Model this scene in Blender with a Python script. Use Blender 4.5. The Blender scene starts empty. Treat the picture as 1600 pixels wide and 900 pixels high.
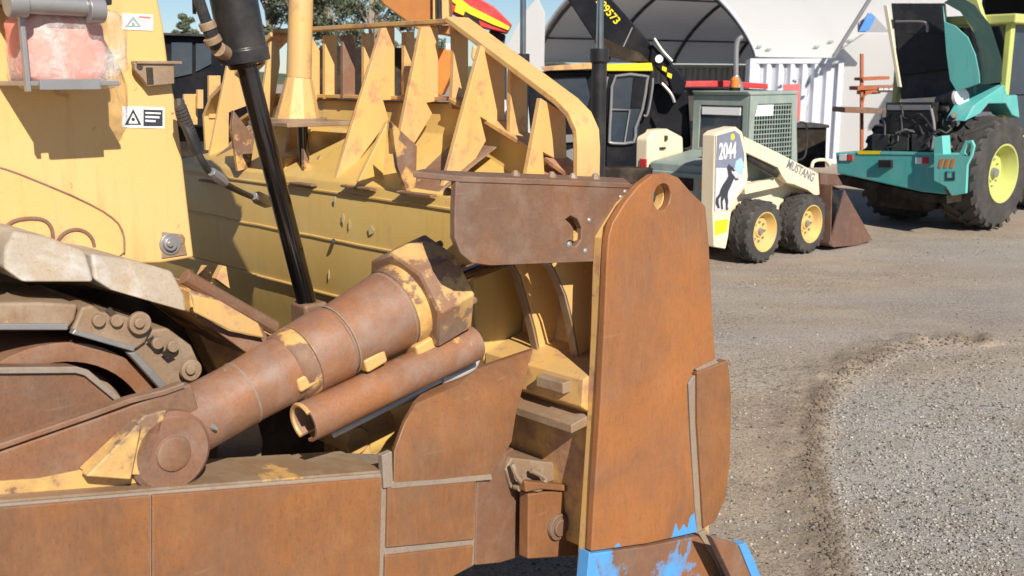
import bpy, math, random
import numpy as np
from mathutils import Vector, Matrix
from mathutils.geometry import tessellate_polygon
R = math.radians
random.seed(7)
sc = bpy.context.scene
col = sc.collection

# ------------------------------------------------------------------ camera, sky, sun, exposure
FPX = 1600.0; PITCH = math.atan(330 / 1600.0); CAMH = 2.15
cam = bpy.data.cameras.new('camera'); camo = bpy.data.objects.new('camera', cam); col.objects.link(camo)
camo.location = (0, 0, CAMH); camo.rotation_euler = (R(90) - PITCH, 0, 0)
cam.sensor_width = 36; cam.lens = 36.0; cam.clip_end = 2000; cam.clip_start = 0.05
cam.dof.use_dof = True; cam.dof.focus_distance = 5.2; cam.dof.aperture_fstop = 4.5
sc.camera = camo
AD = R(44)                                   # heading of the dozer
F = Vector((math.cos(AD), math.sin(AD), 0)); L = Vector((-math.sin(AD), math.cos(AD), 0)); UP = Vector((0, 0, 1))
sun_dir = (F * 1.0 + L * 2.56 - UP * 2.0).normalized()      # direction the light travels
elev = math.asin(-sun_dir.z)
w = bpy.data.worlds.new('World'); sc.world = w; w.use_nodes = True
nt = w.node_tree; nt.nodes.clear()
sky = nt.nodes.new('ShaderNodeTexSky'); sky.sky_type = 'NISHITA'; sky.sun_disc = False
sky.sun_elevation = elev; sky.sun_rotation = math.atan2(-sun_dir.x, -sun_dir.y)
sky.air_density = 0.9; sky.dust_density = 0.1; sky.ozone_density = 5.0
bg = nt.nodes.new('ShaderNodeBackground'); bg.inputs[1].default_value = 0.07
wo = nt.nodes.new('ShaderNodeOutputWorld')
nt.links.new(sky.outputs[0], bg.inputs[0]); nt.links.new(bg.outputs[0], wo.inputs[0])
sl = bpy.data.lights.new('sun', 'SUN'); sl.energy = 4.8; sl.angle = R(0.5); sl.color = (1.0, 0.93, 0.82)
so = bpy.data.objects.new('sun', sl); col.objects.link(so); so.location = (0, -5, 20)
so.rotation_euler = sun_dir.to_track_quat('-Z', 'Y').to_euler()
sc.view_settings.view_transform = 'Standard'; sc.view_settings.look = 'None'
sc.view_settings.exposure = 0.40; sc.view_settings.gamma = 1.0

# ------------------------------------------------------------------ helpers
def ray(x, y):
    cx = (x - 800) / FPX; cy = (450 - y) / FPX
    return Vector((cx, math.cos(PITCH) + cy * math.sin(PITCH), -math.sin(PITCH) + cy * math.cos(PITCH)))
CAM = Vector((0, 0, CAMH))
def on_plane(x, y, p, n):
    r = ray(x, y); return CAM + r * ((p - CAM).dot(n) / r.dot(n))
def V(x, y, v): return on_plane(x, y, L * v, L)
def U(x, y, u): return on_plane(x, y, F * u, F)
def YP(x, y, Y): return on_plane(x, y, Vector((0, Y, 0)), Vector((0, 1, 0)))
def ZP(x, y, z=0): return on_plane(x, y, Vector((0, 0, z)), UP)
def D(u, v, z): return F * u + L * v + UP * z
class Fr:                                     # a machine's own frame: f forward, l to its left, z up
    def __init__(s, o, ang):
        s.o = Vector(o); s.f = Vector((math.cos(ang), math.sin(ang), 0)); s.l = Vector((-math.sin(ang), math.cos(ang), 0)); s.a = ang
    def __call__(s, f, l, z): return s.o + s.f * f + s.l * l + UP * z
    def L(s, x, y, l): return on_plane(x, y, s.o + s.l * l, s.l)
    def F(s, x, y, f): return on_plane(x, y, s.o + s.f * f, s.f)

def thing(name, label, cat, loc, rot=0, group=None):
    o = bpy.data.objects.new(name, None); col.objects.link(o); o.empty_display_size = .2
    o.location = loc; o.rotation_euler = (0, 0, rot)
    o['label'] = label; o['category'] = cat
    if group: o['group'] = group
    o['_m'] = 1; WM[o.name] = Matrix.Translation(loc) @ Matrix.Rotation(rot, 4, 'Z')
    del o['_m']
    return o
WM = {}
SPLIT = set('worn_band corner_post skin_edge sticker_remnant painted_edge guard_bracket bolt dirt_lump rib_flange weld_bead side_rail hydraulic_line undercarriage purlin ratchet hydraulic_hose hose_coupling link_pin link_gap grouser_edge hitch_plate side_trim boom_hose grab_rail wheel_nut hood_bracket bracket_gusset clevis tower_slot weld_seam collar ledge rod_clevis frame_steel print_line rusty_skin'.split())
class MB:
    def __init__(s): s.v = []; s.f = []; s.g = []
    def add(s, vs, fs):
        n = len(s.v); s.g.append((n, len(s.f))); s.v += [Vector(a) for a in vs]; s.f += [[i + n for i in f] for f in fs]; return s
    def prism(s, pts, vec, holes=()):
        vec = Vector(vec); loops = [[Vector(p) for p in pts]] + [[Vector(p) for p in h] for h in holes]
        allp = [p for l in loops for p in l]; n = len(allp)
        if holes: tri = [list(t) for t in tessellate_polygon(loops)]
        else: tri = [list(range(n))]
        fs = [t for t in tri] + [[i + n for i in reversed(t)] for t in tri]
        k = 0
        for l in loops:
            m = len(l)
            for i in range(m): fs.append([k + i, k + (i + 1) % m, k + (i + 1) % m + n, k + i + n])
            k += m
        return s.add(allp + [p + vec for p in allp], fs)
    def box(s, c, ax, ay, az):                # centre and three half-axis vectors
        c = Vector(c); vs = [c + a * Vector(ax) + b * Vector(ay) + d * Vector(az) for a in (-1, 1) for b in (-1, 1) for d in (-1, 1)]
        return s.add(vs, [[0, 1, 3, 2], [4, 6, 7, 5], [0, 4, 5, 1], [2, 3, 7, 6], [0, 2, 6, 4], [1, 5, 7, 3]])
    def fbox(s, fr, f0, f1, l0, l1, z0, z1):
        return s.box(fr((f0 + f1) / 2, (l0 + l1) / 2, (z0 + z1) / 2), fr.f * (f1 - f0) / 2, fr.l * (l1 - l0) / 2, UP * (z1 - z0) / 2)
    def lathe(s, p0, p1, prof, seg=32, cap=True, rot=0):   # prof: [(t along axis 0..1, radius)]
        p0 = Vector(p0); p1 = Vector(p1); d = (p1 - p0).normalized()
        a = d.orthogonal().normalized()
        if rot: a = Matrix.Rotation(rot, 3, d) @ a
        b = d.cross(a); vs = []; fs = []
        for t, r in prof:
            c = p0.lerp(p1, t)
            for i in range(seg):
                th = 2 * math.pi * i / seg; vs.append(c + a * math.cos(th) * r + b * math.sin(th) * r)
        for j in range(len(prof) - 1):
            for i in range(seg):
                k = (i + 1) % seg; fs.append([j * seg + i, j * seg + k, (j + 1) * seg + k, (j + 1) * seg + i])
        if cap: fs.append(list(reversed(range(seg)))); fs.append([(len(prof) - 1) * seg + i for i in range(seg)])
        return s.add(vs, fs)
    def cyl(s, p0, p1, r, r1=None, seg=24): return s.lathe(p0, p1, [(0, r), (1, r if r1 is None else r1)], seg)
    def tube(s, pts, r, seg=10, sm=4):
        pts = [Vector(p) for p in pts]
        if sm > 1 and len(pts) > 2:
            q = []
            P = [pts[0]] + pts + [pts[-1]]
            for i in range(1, len(P) - 2):
                for k in range(sm):
                    t = k / sm; a, b, c, d = P[i - 1], P[i], P[i + 1], P[i + 2]
                    q.append(.5 * ((2 * b) + (c - a) * t + (2 * a - 5 * b + 4 * c - d) * t * t + (3 * b - a - 3 * c + d) * t ** 3))
            pts = q + [pts[-1]]
        vs = []; fs = []; n = len(pts); prev = None
        for i, p in enumerate(pts):
            d = (pts[min(i + 1, n - 1)] - pts[max(i - 1, 0)]).normalized()
            a = d.orthogonal().normalized() if prev is None else (prev - d * prev.dot(d)).normalized()
            prev = a; b = d.cross(a); rr = r[i] if isinstance(r, list) else r
            for k in range(seg):
                th = 2 * math.pi * k / seg; vs.append(p + a * math.cos(th) * rr + b * math.sin(th) * rr)
        for j in range(n - 1):
            for i in range(seg):
                k = (i + 1) % seg; fs.append([j * seg + i, j * seg + k, (j + 1) * seg + k, (j + 1) * seg + i])
        fs.append(list(reversed(range(seg)))); fs.append([(n - 1) * seg + i for i in range(seg)])
        return s.add(vs, fs)
    def strip(s, A, B, th):                   # surface between two polylines, with thickness vector
        th = Vector(th); n = len(A); vs = list(A) + list(B) + [Vector(a) + th for a in A] + [Vector(b) + th for b in B]; fs = []
        for i in range(n - 1):
            fs += [[i, i + 1, n + i + 1, n + i], [2 * n + i, 3 * n + i, 3 * n + i + 1, 2 * n + i + 1],
                   [i, 2 * n + i, 2 * n + i + 1, i + 1], [n + i, n + i + 1, 3 * n + i + 1, 3 * n + i]]
        fs += [[0, n, 3 * n, 2 * n], [n - 1, 3 * n - 1, 4 * n - 1, 2 * n - 1]]
        return s.add(vs, fs)
    def build(s, name, mat, parent=None, bevel=0.0, smooth=30, recalc=True):
        if name in SPLIT and len(s.g) > 1:
            g = s.g + [(len(s.v), len(s.f))]; first = None
            for k in range(len(s.g)):
                q = MB(); n0, f0_ = g[k]; n1, f1_ = g[k + 1]
                q.v = s.v[n0:n1]; q.f = [[i - n0 for i in f] for f in s.f[f0_:f1_]]; q.g = [(0, 0)]
                o = q.build(name, mat, parent, bevel, smooth, recalc); first = first or o
            return first
        # world matrix of parent chain: parts have identity local matrices
        m = Matrix.Identity(4)
        if parent is not None:
            q = parent
            while q.parent is not None: q = q.parent
            m = WM[q.name].inverted()
        me = bpy.data.meshes.new(name)
        me.from_pydata([m @ p for p in s.v], [], s.f); me.materials.append(mat)
        if recalc:
            import bmesh
            bm = bmesh.new(); bm.from_mesh(me); bmesh.ops.recalc_face_normals(bm, faces=bm.faces); bm.to_mesh(me); bm.free()
        o = bpy.data.objects.new(name, me); col.objects.link(o); o.parent = parent
        if smooth:
            for p in me.polygons: p.use_smooth = True
            me.set_sharp_from_angle(angle=R(smooth))
        if bevel:
            b = o.modifiers.new('bevel', 'BEVEL'); b.width = bevel; b.segments = 2; b.limit_method = 'ANGLE'; b.angle_limit = R(35); b.harden_normals = True
        return o
def circ(c, ax, ay, r, n=24, a0=0, a1=2 * math.pi):
    full = abs(a1 - a0 - 2 * math.pi) < 1e-6
    return [Vector(c) + Vector(ax) * r * math.cos(a0 + (a1 - a0) * i / (n if full else n - 1)) + Vector(ay) * r * math.sin(a0 + (a1 - a0) * i / (n if full else n - 1)) for i in range(n)]
def text(body, origin, xd, yd, size, mat, parent, name='lettering', depth=.002, shear=0, xs=1.0):
    cu = bpy.data.curves.new('t', 'FONT'); cu.body = body; cu.size = size; cu.extrude = depth; cu.offset = size * .018; cu.shear = shear
    t = bpy.data.objects.new('t', cu); col.objects.link(t)
    bpy.context.view_layer.update()
    me = bpy.data.meshes.new_from_object(t.evaluated_get(bpy.context.evaluated_depsgraph_get()))
    xd = Vector(xd).normalized(); zd = xd.cross(Vector(yd)).normalized(); yd = zd.cross(xd)
    b = MB(); b.add([Vector(origin) + xd * v.co.x * xs + yd * v.co.y + zd * v.co.z for v in me.vertices], [list(p.vertices) for p in me.polygons])
    bpy.data.objects.remove(t); bpy.data.curves.remove(cu); bpy.data.meshes.remove(me)
    return b.build(name, mat, parent, recalc=False, smooth=0)

# ------------------------------------------------------------------ materials
class NT:
    def __init__(s, name):
        s.m = bpy.data.materials.new(name); s.m.use_nodes = True; s.n = s.m.node_tree.nodes; s.l = s.m.node_tree.links
        s.p = s.n['Principled BSDF']; s.tc = s.n.new('ShaderNodeTexCoord')
    def noise(s, scale, detail=4, rough=.55, stretch=(1, 1, 1), dist=0, off=0):
        mp = s.n.new('ShaderNodeMapping'); mp.inputs['Scale'].default_value = stretch; mp.inputs['Location'].default_value = (off, off * .7, off * 1.3)
        s.l.new(s.tc.outputs['Object'], mp.inputs['Vector'])
        t = s.n.new('ShaderNodeTexNoise'); t.inputs['Scale'].default_value = scale; t.inputs['Detail'].default_value = detail
        t.inputs['Roughness'].default_value = rough; t.inputs['Distortion'].default_value = dist
        s.l.new(mp.outputs[0], t.inputs['Vector']); return t.outputs['Fac']
    def ramp(s, src, stops):
        r = s.n.new('ShaderNodeValToRGB'); e = r.color_ramp.elements
        while len(e) < len(stops): e.new(.5)
        for k, (p, c) in enumerate(stops):
            e[k].position = p; e[k].color = (c, c, c, 1) if not isinstance(c, tuple) else (*c, 1)
        s.l.new(src, r.inputs[0]); return r.outputs[0]
    def mix(s, f, a, b, mode='MIX'):
        m = s.n.new('ShaderNodeMix'); m.data_type = 'RGBA'; m.blend_type = mode
        for sock, v in ((m.inputs[0], f), (m.inputs[6], a), (m.inputs[7], b)):
            if isinstance(v, (int, float)): sock.default_value = v
            elif isinstance(v, tuple): sock.default_value = (*v, 1)
            else: s.l.new(v, sock)
        return m.outputs[2]
    def math(s, op, a, b=0.0):
        m = s.n.new('ShaderNodeMath'); m.operation = op
        for sock, v in ((m.inputs[0], a), (m.inputs[1], b)):
            if isinstance(v, (int, float)): sock.default_value = v
            else: s.l.new(v, sock)
        return m.outputs[0]
    def edge(s, rad=.012, lo=.02, hi=.25):
        b = s.n.new('ShaderNodeBevel'); b.samples = 4; b.inputs[0].default_value = rad
        g = s.n.new('ShaderNodeNewGeometry'); d = s.n.new('ShaderNodeVectorMath'); d.operation = 'DOT_PRODUCT'
        s.l.new(b.outputs[0], d.inputs[0]); s.l.new(g.outputs['Normal'], d.inputs[1])
        return s.ramp(s.math('SUBTRACT', 1.0, d.outputs['Value']), [(lo, 0.0), (hi, 1.0)])
    def bump(s, src, strength=.3, dist=.005):
        b = s.n.new('ShaderNodeBump'); b.inputs['Strength'].default_value = strength; b.inputs['Distance'].default_value = dist
        s.l.new(src, b.inputs['Height']); s.l.new(b.outputs[0], s.p.inputs['Normal'])
    def out(s, c, rough=.6, metal=0.0):
        for k, v in (('Base Color', c), ('Roughness', rough), ('Metallic', metal)):
            if isinstance(v, tuple): s.p.inputs[k].default_value = (*v, 1)
            elif isinstance(v, (int, float)): s.p.inputs[k].default_value = v
            else: s.l.new(v, s.p.inputs[k])
        return s.m
def painted(name, c1, c2, rust=.5, rcol=(.24, .10, .05), rough=.5, scale=5.0, dust=.25, dcol=(.42, .33, .23), edge=True, off=0.0, streak=True):
    s = NT(name); base = s.mix(s.noise(1.7, 3, off=off), c1, c2)
    fine = s.noise(60, 5, .7, off=off)
    base = s.mix(s.ramp(fine, [(.3, .0), (.8, .22)]), base, tuple(x * .6 for x in c1))
    dn = s.noise(3.3, 6, .65, off=off + 3)
    base = s.mix(s.math('MULTIPLY', s.ramp(dn, [(.42, 0.0), (.7, 1.0)]), dust), base, dcol)
    if streak:
        st = s.noise(14, 4, .6, stretch=(1, 1, .12), off=off + 9)
        base = s.mix(s.math('MULTIPLY', s.ramp(st, [(.55, 0.0), (.75, 1.0)]), .22), base, tuple(x * .7 for x in rcol))
    m = s.ramp(s.noise(scale, 10, .68, off=off + 5), [(.68 - rust * .28, 0.0), (.74 - rust * .28, .55), (.82 - rust * .28, 1.0)])
    chips = s.ramp(s.noise(scale * 7, 6, .6, off=off + 2), [(.70 - rust * .06, 0.0), (.73 - rust * .06, 1.0)])
    m = s.math('MAXIMUM', m, s.math('MULTIPLY', chips, .8))
    if edge:
        en = s.math('MULTIPLY', s.edge(), s.ramp(s.noise(18, 5, .6, off=off), [(.38, 0.0), (.6, 1.0)])); m = s.math('MAXIMUM', m, en)
    rc = s.mix(s.noise(9, 6, .6, off=off), rcol, tuple(x * 1.7 for x in rcol))
    s.bump(s.math('ADD', fine, s.math('MULTIPLY', m, -.6)), .25, .003)
    return s.out(s.mix(m, base, rc), s.mix(m, (rough,) * 3, (.8,) * 3))
def rusty(name, a=(.26, .16, .115), b=(.36, .15, .06), c=(.17, .11, .085), amt=.5, dust=.3, stretch=(1, 1, .25), off=0.0, dcol=(.46, .38, .30), rough=.55, yel=0.0, ycol=(.72, .42, .13), bl=None, edgec=(.42, .36, .31)):
    k_ = .66; a = (a[0] * k_, a[1] * k_ * .92, a[2] * k_ * .88); b = (b[0] * k_, b[1] * k_ * .95, b[2] * k_ * .85); c = tuple(x * k_ for x in c); dcol = tuple(x * .72 for x in dcol); edgec = tuple(x * .8 for x in edgec)
    s = NT(name)
    col_ = s.mix(s.ramp(s.noise(1.9, 5, .6, off=off, dist=.6), [(.60 - amt * .3, 0.0), (.85 - amt * .3, 1.0)]), a, b)
    col_ = s.mix(s.ramp(s.noise(4.5, 7, .7, off=off + 4, stretch=stretch), [(.45, 0.0), (.75, .75)]), col_, c)
    col_ = s.mix(s.ramp(s.noise(1.1, 4, .6, off=off + 40, stretch=(1, 1, .6)), [(.40, 0.0), (.66, .65)]), col_, tuple(x * 1.25 for x in b))
    col_ = s.mix(s.ramp(s.noise(120, 2, .6, off=off), [(.55, 0.0), (.75, .35)]), col_, (.05, .035, .028))
    gr_ = s.noise(110, 4, .75, stretch=(1, 1, .35), off=off + 50)
    col_ = s.mix(s.ramp(gr_, [(.35, .3), (.5, 0.0)]), col_, tuple(x * .6 for x in a)); col_ = s.mix(s.ramp(gr_, [(.58, 0.0), (.75, .18)]), col_, tuple(min(1, x * 1.5) for x in b)); col_ = s.mix(s.ramp(s.noise(1.3, 5, .65, off=off + 77, dist=.8), [(.50, 0.0), (.68, .55)]), col_, (a[0] * .85, a[1] * .95, a[2] * 1.15)); col_ = s.mix(s.ramp(s.noise(16, 7, .75, off=off + 90), [(.60, 0.0), (.74, .35)]), col_, (a[0] * .55, a[1] * .5, a[2] * .5))
    st = s.noise(42, 5, .7, stretch=stretch, off=off + 8)
    col_ = s.mix(s.ramp(st, [(.45, 0.0), (.75, .28)]), col_, tuple(x * 1.3 for x in b))
    col_ = s.mix(s.math('MULTIPLY', s.ramp(s.noise(6, 8, .7, off=off + 12), [(.48, 0.0), (.72, 1.0)]), dust), col_, dcol)
    scr = s.ramp(s.noise(25, 3, .5, stretch=(.15, 1, 2.5), off=off + 21, dist=.4), [(.68, 0.0), (.74, .22)])
    col_ = s.mix(scr, col_, (.34, .25, .18))
    if yel:
        col_ = s.mix(s.ramp(s.noise(3.1, 9, .66, off=off + 31), [(.68 - yel * .3, 0.0), (.705 - yel * .3, .6), (.78 - yel * .3, 1.0)]), col_, ycol)
    col_ = s.mix(s.math('MULTIPLY', s.math('MULTIPLY', s.edge(.010), .7), s.ramp(s.noise(11, 4, .6, off=off), [(.4, 0.0), (.6, 1.0)])), col_, edgec)
    if bl:                                     # sprayed blue paint on the lowest part of the plate
        sp = s.n.new('ShaderNodeSeparateXYZ'); s.l.new(s.tc.outputs['Object'], sp.inputs[0])
        h = s.math('ADD', sp.outputs['Z'], s.math('MULTIPLY', s.noise(9, 3, .5, stretch=(1, 1, .3)), -bl[1]))
        col_ = s.mix(s.ramp(s.math('ADD', h, .5 - bl[0]), [(.49, 1.0), (.50, 0.0)]), col_, (.09, .32, .66))
    fine = s.noise(90, 6, .75, off=off)
    s.bump(s.math('ADD', fine, s.math('MULTIPLY', st, .6)), .35, .003)
    return s.out(col_, s.ramp(s.noise(7, 5, off=off), [(.3, rough - .12), (.7, rough + .2)]))
def plain(name, c, rough=.5, metal=0.0, var=.25, scale=8.0, bump=.15, dirt=.2, dcol=(.35, .28, .2)):
    s = NT(name); n = s.noise(scale, 6, .65)
    cc = s.mix(n, tuple(x * (1 + var) for x in c), tuple(x * (1 - var) for x in c))
    cc = s.mix(s.math('MULTIPLY', s.ramp(s.noise(scale * .45, 8, .7, off=7), [(.45, 0.0), (.7, 1.0)]), dirt), cc, dcol)
    s.bump(s.noise(scale * 9, 4, .6), bump, .003)
    if name in ('black_machine', 'grey_liner', 'shed_shade', 'dark_underside'): s.p.inputs['Specular IOR Level'].default_value = .15
    return s.out(cc, s.ramp(n, [(.2, max(.05, rough - .1)), (.8, min(1, rough + .1))]), metal)
M = {}
M['yellow'] = painted('dozer_yellow', (.76, .46, .16), (.70, .41, .135), rust=.46, dust=.55, dcol=(.50, .35, .20), rcol=(.32, .17, .10))
M['yellow_clean'] = painted('housing_yellow', (.80, .50, .19), (.76, .455, .165), rust=.17, dust=.35, dcol=(.72, .48, .24), scale=4)
M['yellow_worn'] = painted('worn_yellow', (.72, .42, .13), (.6, .36, .12), rust=.62, dust=.5, rcol=(.27, .14, .085), scale=4.2, off=2)
M['ochre'] = painted('ochre_box', (.66, .44, .13), (.60, .38, .105), rust=.26, rcol=(.36, .24, .14), dust=.55, dcol=(.62, .48, .2), scale=3, off=5, rough=.42)
M['rust_plate'] = rusty('rust_end_plate', a=(.32, .165, .09), b=(.52, .20, .058), c=(.42, .175, .065), amt=.62, dust=.10, rough=.45, off=1, bl=(-.30, .75))
M['rust_arm'] = rusty('rust_arm', a=(.29, .15, .08), b=(.47, .19, .055), c=(.24, .125, .07), amt=.6, dust=.15, rough=.42, dcol=(.44, .33, .22), off=11)
M['edge_blue'] = rusty('painted_edge_rust', a=(.27, .165, .115), b=(.45, .18, .06), c=(.30, .15, .08), amt=.5, dust=.2, off=2, yel=.60, ycol=(.09, .33, .68))
M['brown'] = rusty('brown_steel', a=(.25, .155, .105), b=(.36, .16, .075), c=(.19, .125, .095), amt=.38, dust=.35, off=6, stretch=(.5, 1, 1))
M['brown_yel'] = rusty('brown_chipped', a=(.27, .17, .12), b=(.35, .17, .09), c=(.22, .14, .1), amt=.35, dust=.5, off=16, yel=.55)
M['cylm'] = rusty('cylinder_brown', a=(.28, .19, .145), b=(.50, .20, .07), c=(.18, .12, .10), amt=.46, dust=.5, dcol=(.44, .38, .33), off=26, rough=.45, stretch=(.4, 1, .4), yel=.12)
M['strip_yel'] = rusty('strip_chipped', a=(.27, .17, .12), b=(.35, .17, .09), c=(.22, .14, .1), amt=.35, dust=.5, off=61, yel=.85, ycol=(.62, .38, .13))
M['weld'] = rusty('weld_grey', a=(.42, .36, .29), b=(.40, .30, .22), c=(.33, .29, .26), amt=.3, dust=.5, off=3)
M['dusty'] = rusty('dusty_steel', a=(.42, .31, .2), b=(.38, .22, .12), c=(.30, .22, .16), amt=.4, dust=.8, dcol=(.52, .42, .30), off=33, yel=.15)
M['shoe'] = rusty('track_shoe', a=(.60, .56, .47), b=(.50, .38, .26), c=(.48, .46, .42), amt=.12, dust=.9, dcol=(.74, .73, .69), off=42)
M['flange_m'] = rusty('flange_chipped', a=(.34, .22, .15), b=(.45, .22, .10), c=(.26, .17, .12), amt=.45, dust=.5, off=71, yel=.42, ycol=(.62, .38, .14))
M['flange_m2'] = rusty('gusset_chipped', a=(.34, .22, .15), b=(.45, .22, .10), c=(.26, .17, .12), amt=.35, dust=.5, off=81, yel=.8, ycol=(.66, .40, .14))
M['side_scuffed'] = painted('scuffed_yellow', (.78, .47, .17), (.73, .43, .15), rust=.42, dust=.4, rcol=(.42, .22, .13), dcol=(.72, .48, .24), scale=8, off=9)
M['steel'] = plain('bare_steel', (.34, .33, .33), .4, .5, .3, 12)
M['dark'] = plain('dark_underside', (.03, .022, .018), .8)
M['black'] = plain('black_metal', (.018, .018, .02), .35, 0, .4, 10, dirt=.12)
M['black_mat'] = plain('black_panel', (.025, .025, .028), .6, 0, .3, 8, dirt=.15)
M['chrome'] = plain('chrome_rod', (.35, .34, .36), .16, 1.0, .35, 5, .02, .1)
M['oilrod'] = plain('oily_rod', (.10, .095, .10), .17, .95, .5, 5, .02, .2, (.12, .09, .07))
M['hose'] = plain('rubber_hose', (.02, .02, .022), .55)
M['white'] = plain('white_paint', (.78, .78, .78), .45, 0, .05, 6, .05, .12)
M['sticker'] = plain('sticker_white', (.82, .82, .80), .4, 0, .04, 20, 0, .15, (.6, .5, .35))
M['ink'] = plain('sticker_ink', (.04, .045, .06), .5, dirt=0)
M['green_ink'] = plain('sticker_grey', (.30, .36, .34), .5, dirt=0)
M['yellow_ink'] = plain('yellow_ink', (.85, .66, .02), .5, dirt=0)

# ------------------------------------------------------------------ ground
def fbm(x, y, sc_, seed=0, oct=4):
    rng = np.random.default_rng(seed); out = np.zeros_like(x, dtype=float); a = 1.0
    for o in range(oct):
        for k in range(5):
            th = rng.uniform(0, 6.28); ph = rng.uniform(0, 6.28); f = sc_ * 2 ** o * rng.uniform(.7, 1.4)
            out += a * np.sin(f * (x * math.cos(th) + y * math.sin(th)) + ph) / 5
        a *= .5
    return out
def gslope(y):
    t = np.clip((8.8 - y) / 4.2, 0, 1); return -.30 * t * t * (3 - 2 * t)
ridge_px = [(1345, 930), (1318, 850), (1298, 760), (1286, 700), (1290, 650), (1312, 605), (1350, 575), (1400, 552), (1460, 540), (1525, 538)]
def gz(a, b):
    p = ZP(a, b)
    for _ in range(4): p = ZP(a, b, float(gslope(np.array(p.y))))
    return [p.x, p.y]
RP = np.array([gz(a, b) for a, b in ridge_px])
def ridge_d(x, y):
    best = np.full_like(x, 99.0, dtype=float); side = np.zeros_like(x); wgt = np.ones_like(x)
    n = len(RP)
    for i in range(n - 1):
        a = RP[i]; b = RP[i + 1]; ab = b - a; t = np.clip(((x - a[0]) * ab[0] + (y - a[1]) * ab[1]) / ab.dot(ab), 0, 1)
        dx = x - a[0] - t * ab[0]; dy = y - a[1] - t * ab[1]; d = np.hypot(dx, dy); s = np.sign(ab[0] * dy - ab[1] * dx)
        m = d < best; best = np.where(m, d, best); side = np.where(m, s, side)
    return best, side
def gheight(x, y):
    d, s = ridge_d(x, y)
    near = np.clip((18 - y) / 8, 0, 1)
    h = gslope(y) + .012 * fbm(x, y, 1.1, 1) * near + .004 * fbm(x, y, 9, 2) * near
    dd = d * s                                # positive = outside (left of the path direction)
    h += .035 * np.exp(-((dd - .11) / np.where(dd < .11, .07, .2)) ** 2) * (1 + 1.1 * fbm(x, y, 16, 3)) * near
    h -= .012 * np.exp(-((dd + .12) / .12) ** 2)
    return h
def axis(lo, hi, fl, fh, step):
    a = list(np.arange(fl, fh, step)); g = step; p = fh
    while p < hi: a.append(p); g *= 1.35; p += g
    a.append(hi); g = step; p = fl - g
    while p > lo: a.insert(0, p); g *= 1.35; p -= g
    a.insert(0, lo); return np.array(a)
gx = axis(-400, 400, .6, 7.0, .028); gy = axis(-60, 900, 3.5, 11.0, .03)
X, Y = np.meshgrid(gx, gy); Z = gheight(X, Y)
Z = np.where((X > -4) & (X < 10) & (Y > 2) & (Y < 19), Z, gslope(Y))
nx, ny = len(gx), len(gy)
idx = np.arange(nx * ny).reshape(ny, nx)
me = bpy.data.meshes.new('ground')
me.from_pydata(np.stack([X.ravel(), Y.ravel(), Z.ravel()], 1).tolist(), [], np.stack([idx[:-1, :-1].ravel(), idx[:-1, 1:].ravel(), idx[1:, 1:].ravel(), idx[1:, :-1].ravel()], 1).tolist())
for p in me.polygons: p.use_smooth = True
d, s = ridge_d(X, Y)
inside = 1 / (1 + np.exp((d * s + .02 + .05 * fbm(X, Y, 5, 5)) / .035))     # grey loose gravel inside the scraped arc
inside *= np.clip((8.2 - Y + .5 * fbm(X, Y, 2, 8)) / 1.6, 0, 1) * np.clip((X - .8) / .2, 0, 1)
rg = np.exp(-((d * s - .06) / np.where(d * s < .06, .04, .20)) ** 2) * np.clip(.75 + .7 * fbm(X, Y, 7, 12), .2, 1)
at = me.attributes.new('gravel', 'FLOAT', 'POINT'); at.data.foreach_set('value', inside.ravel().astype('f'))
at = me.attributes.new('ridge', 'FLOAT', 'POINT'); at.data.foreach_set('value', rg.ravel().astype('f'))
ground = bpy.data.objects.new('ground', me); col.objects.link(ground); ground['kind'] = 'structure'
s = NT('ground_dirt')
def attr(n):
    a = s.n.new('ShaderNodeAttribute'); a.attribute_name = n; return a.outputs['Fac']
tan = s.mix(s.noise(.55, 6, .6), (.47, .36, .255), (.52, .435, .335))
tan = s.mix(s.ramp(s.noise(2.2, 8, .7, off=3, stretch=(.5, 1.2, 1)), [(.42, 0.0), (.68, .8)]), tan, (.36, .27, .19))
tan = s.mix(s.ramp(s.noise(1.1, 6, .6, off=13, stretch=(.4, 1.4, 1)), [(.5, 0.0), (.7, .6)]), tan, (.45, .43, .39))
grav = s.mix(s.noise(3, 5, .6), (.41, .385, .345), (.50, .465, .42)); grav = s.mix(s.ramp(s.noise(1.6, 6, .7, off=17), [(.48, 0.0), (.62, .8)]), grav, (.40, .325, .245))
far = s.noise(.35, 4, .5, off=21, stretch=(.35, 1, 1))
tan = s.mix(s.ramp(far, [(.5, 0.0), (.62, .5)]), tan, (.38, .36, .35))
c = s.mix(attr('gravel'), tan, grav)
c = s.mix(s.math('MULTIPLY', attr('ridge'), .85), c, (.23, .165, .105))
spk = s.noise(52, 5, .85)
c = s.mix(s.ramp(spk, [(.38, .85), (.5, 0.0)]), c, (.085, .07, .058))
c = s.mix(s.math('MULTIPLY', s.ramp(s.noise(30, 4, .8, off=44), [(.40, 1.0), (.47, 0.0)]), s.ramp(s.noise(.9, 4, .6, off=31), [(.42, 0.0), (.6, .9)])), c, (.10, .085, .07))
c = s.mix(s.ramp(s.noise(5, 4, .6, stretch=(.12, 1, 1), off=66), [(.52, 0.0), (.7, .35)]), c, (.33, .25, .18))
c = s.mix(s.ramp(s.noise(110, 3, .7, off=5), [(.58, 0.0), (.7, .6)]), c, (.52, .49, .44))
s.bump(s.math('ADD', spk, s.math('MULTIPLY', s.noise(24, 6, .7), .8)), .8, .02)
me.materials.append(s.out(c, .92))
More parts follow.
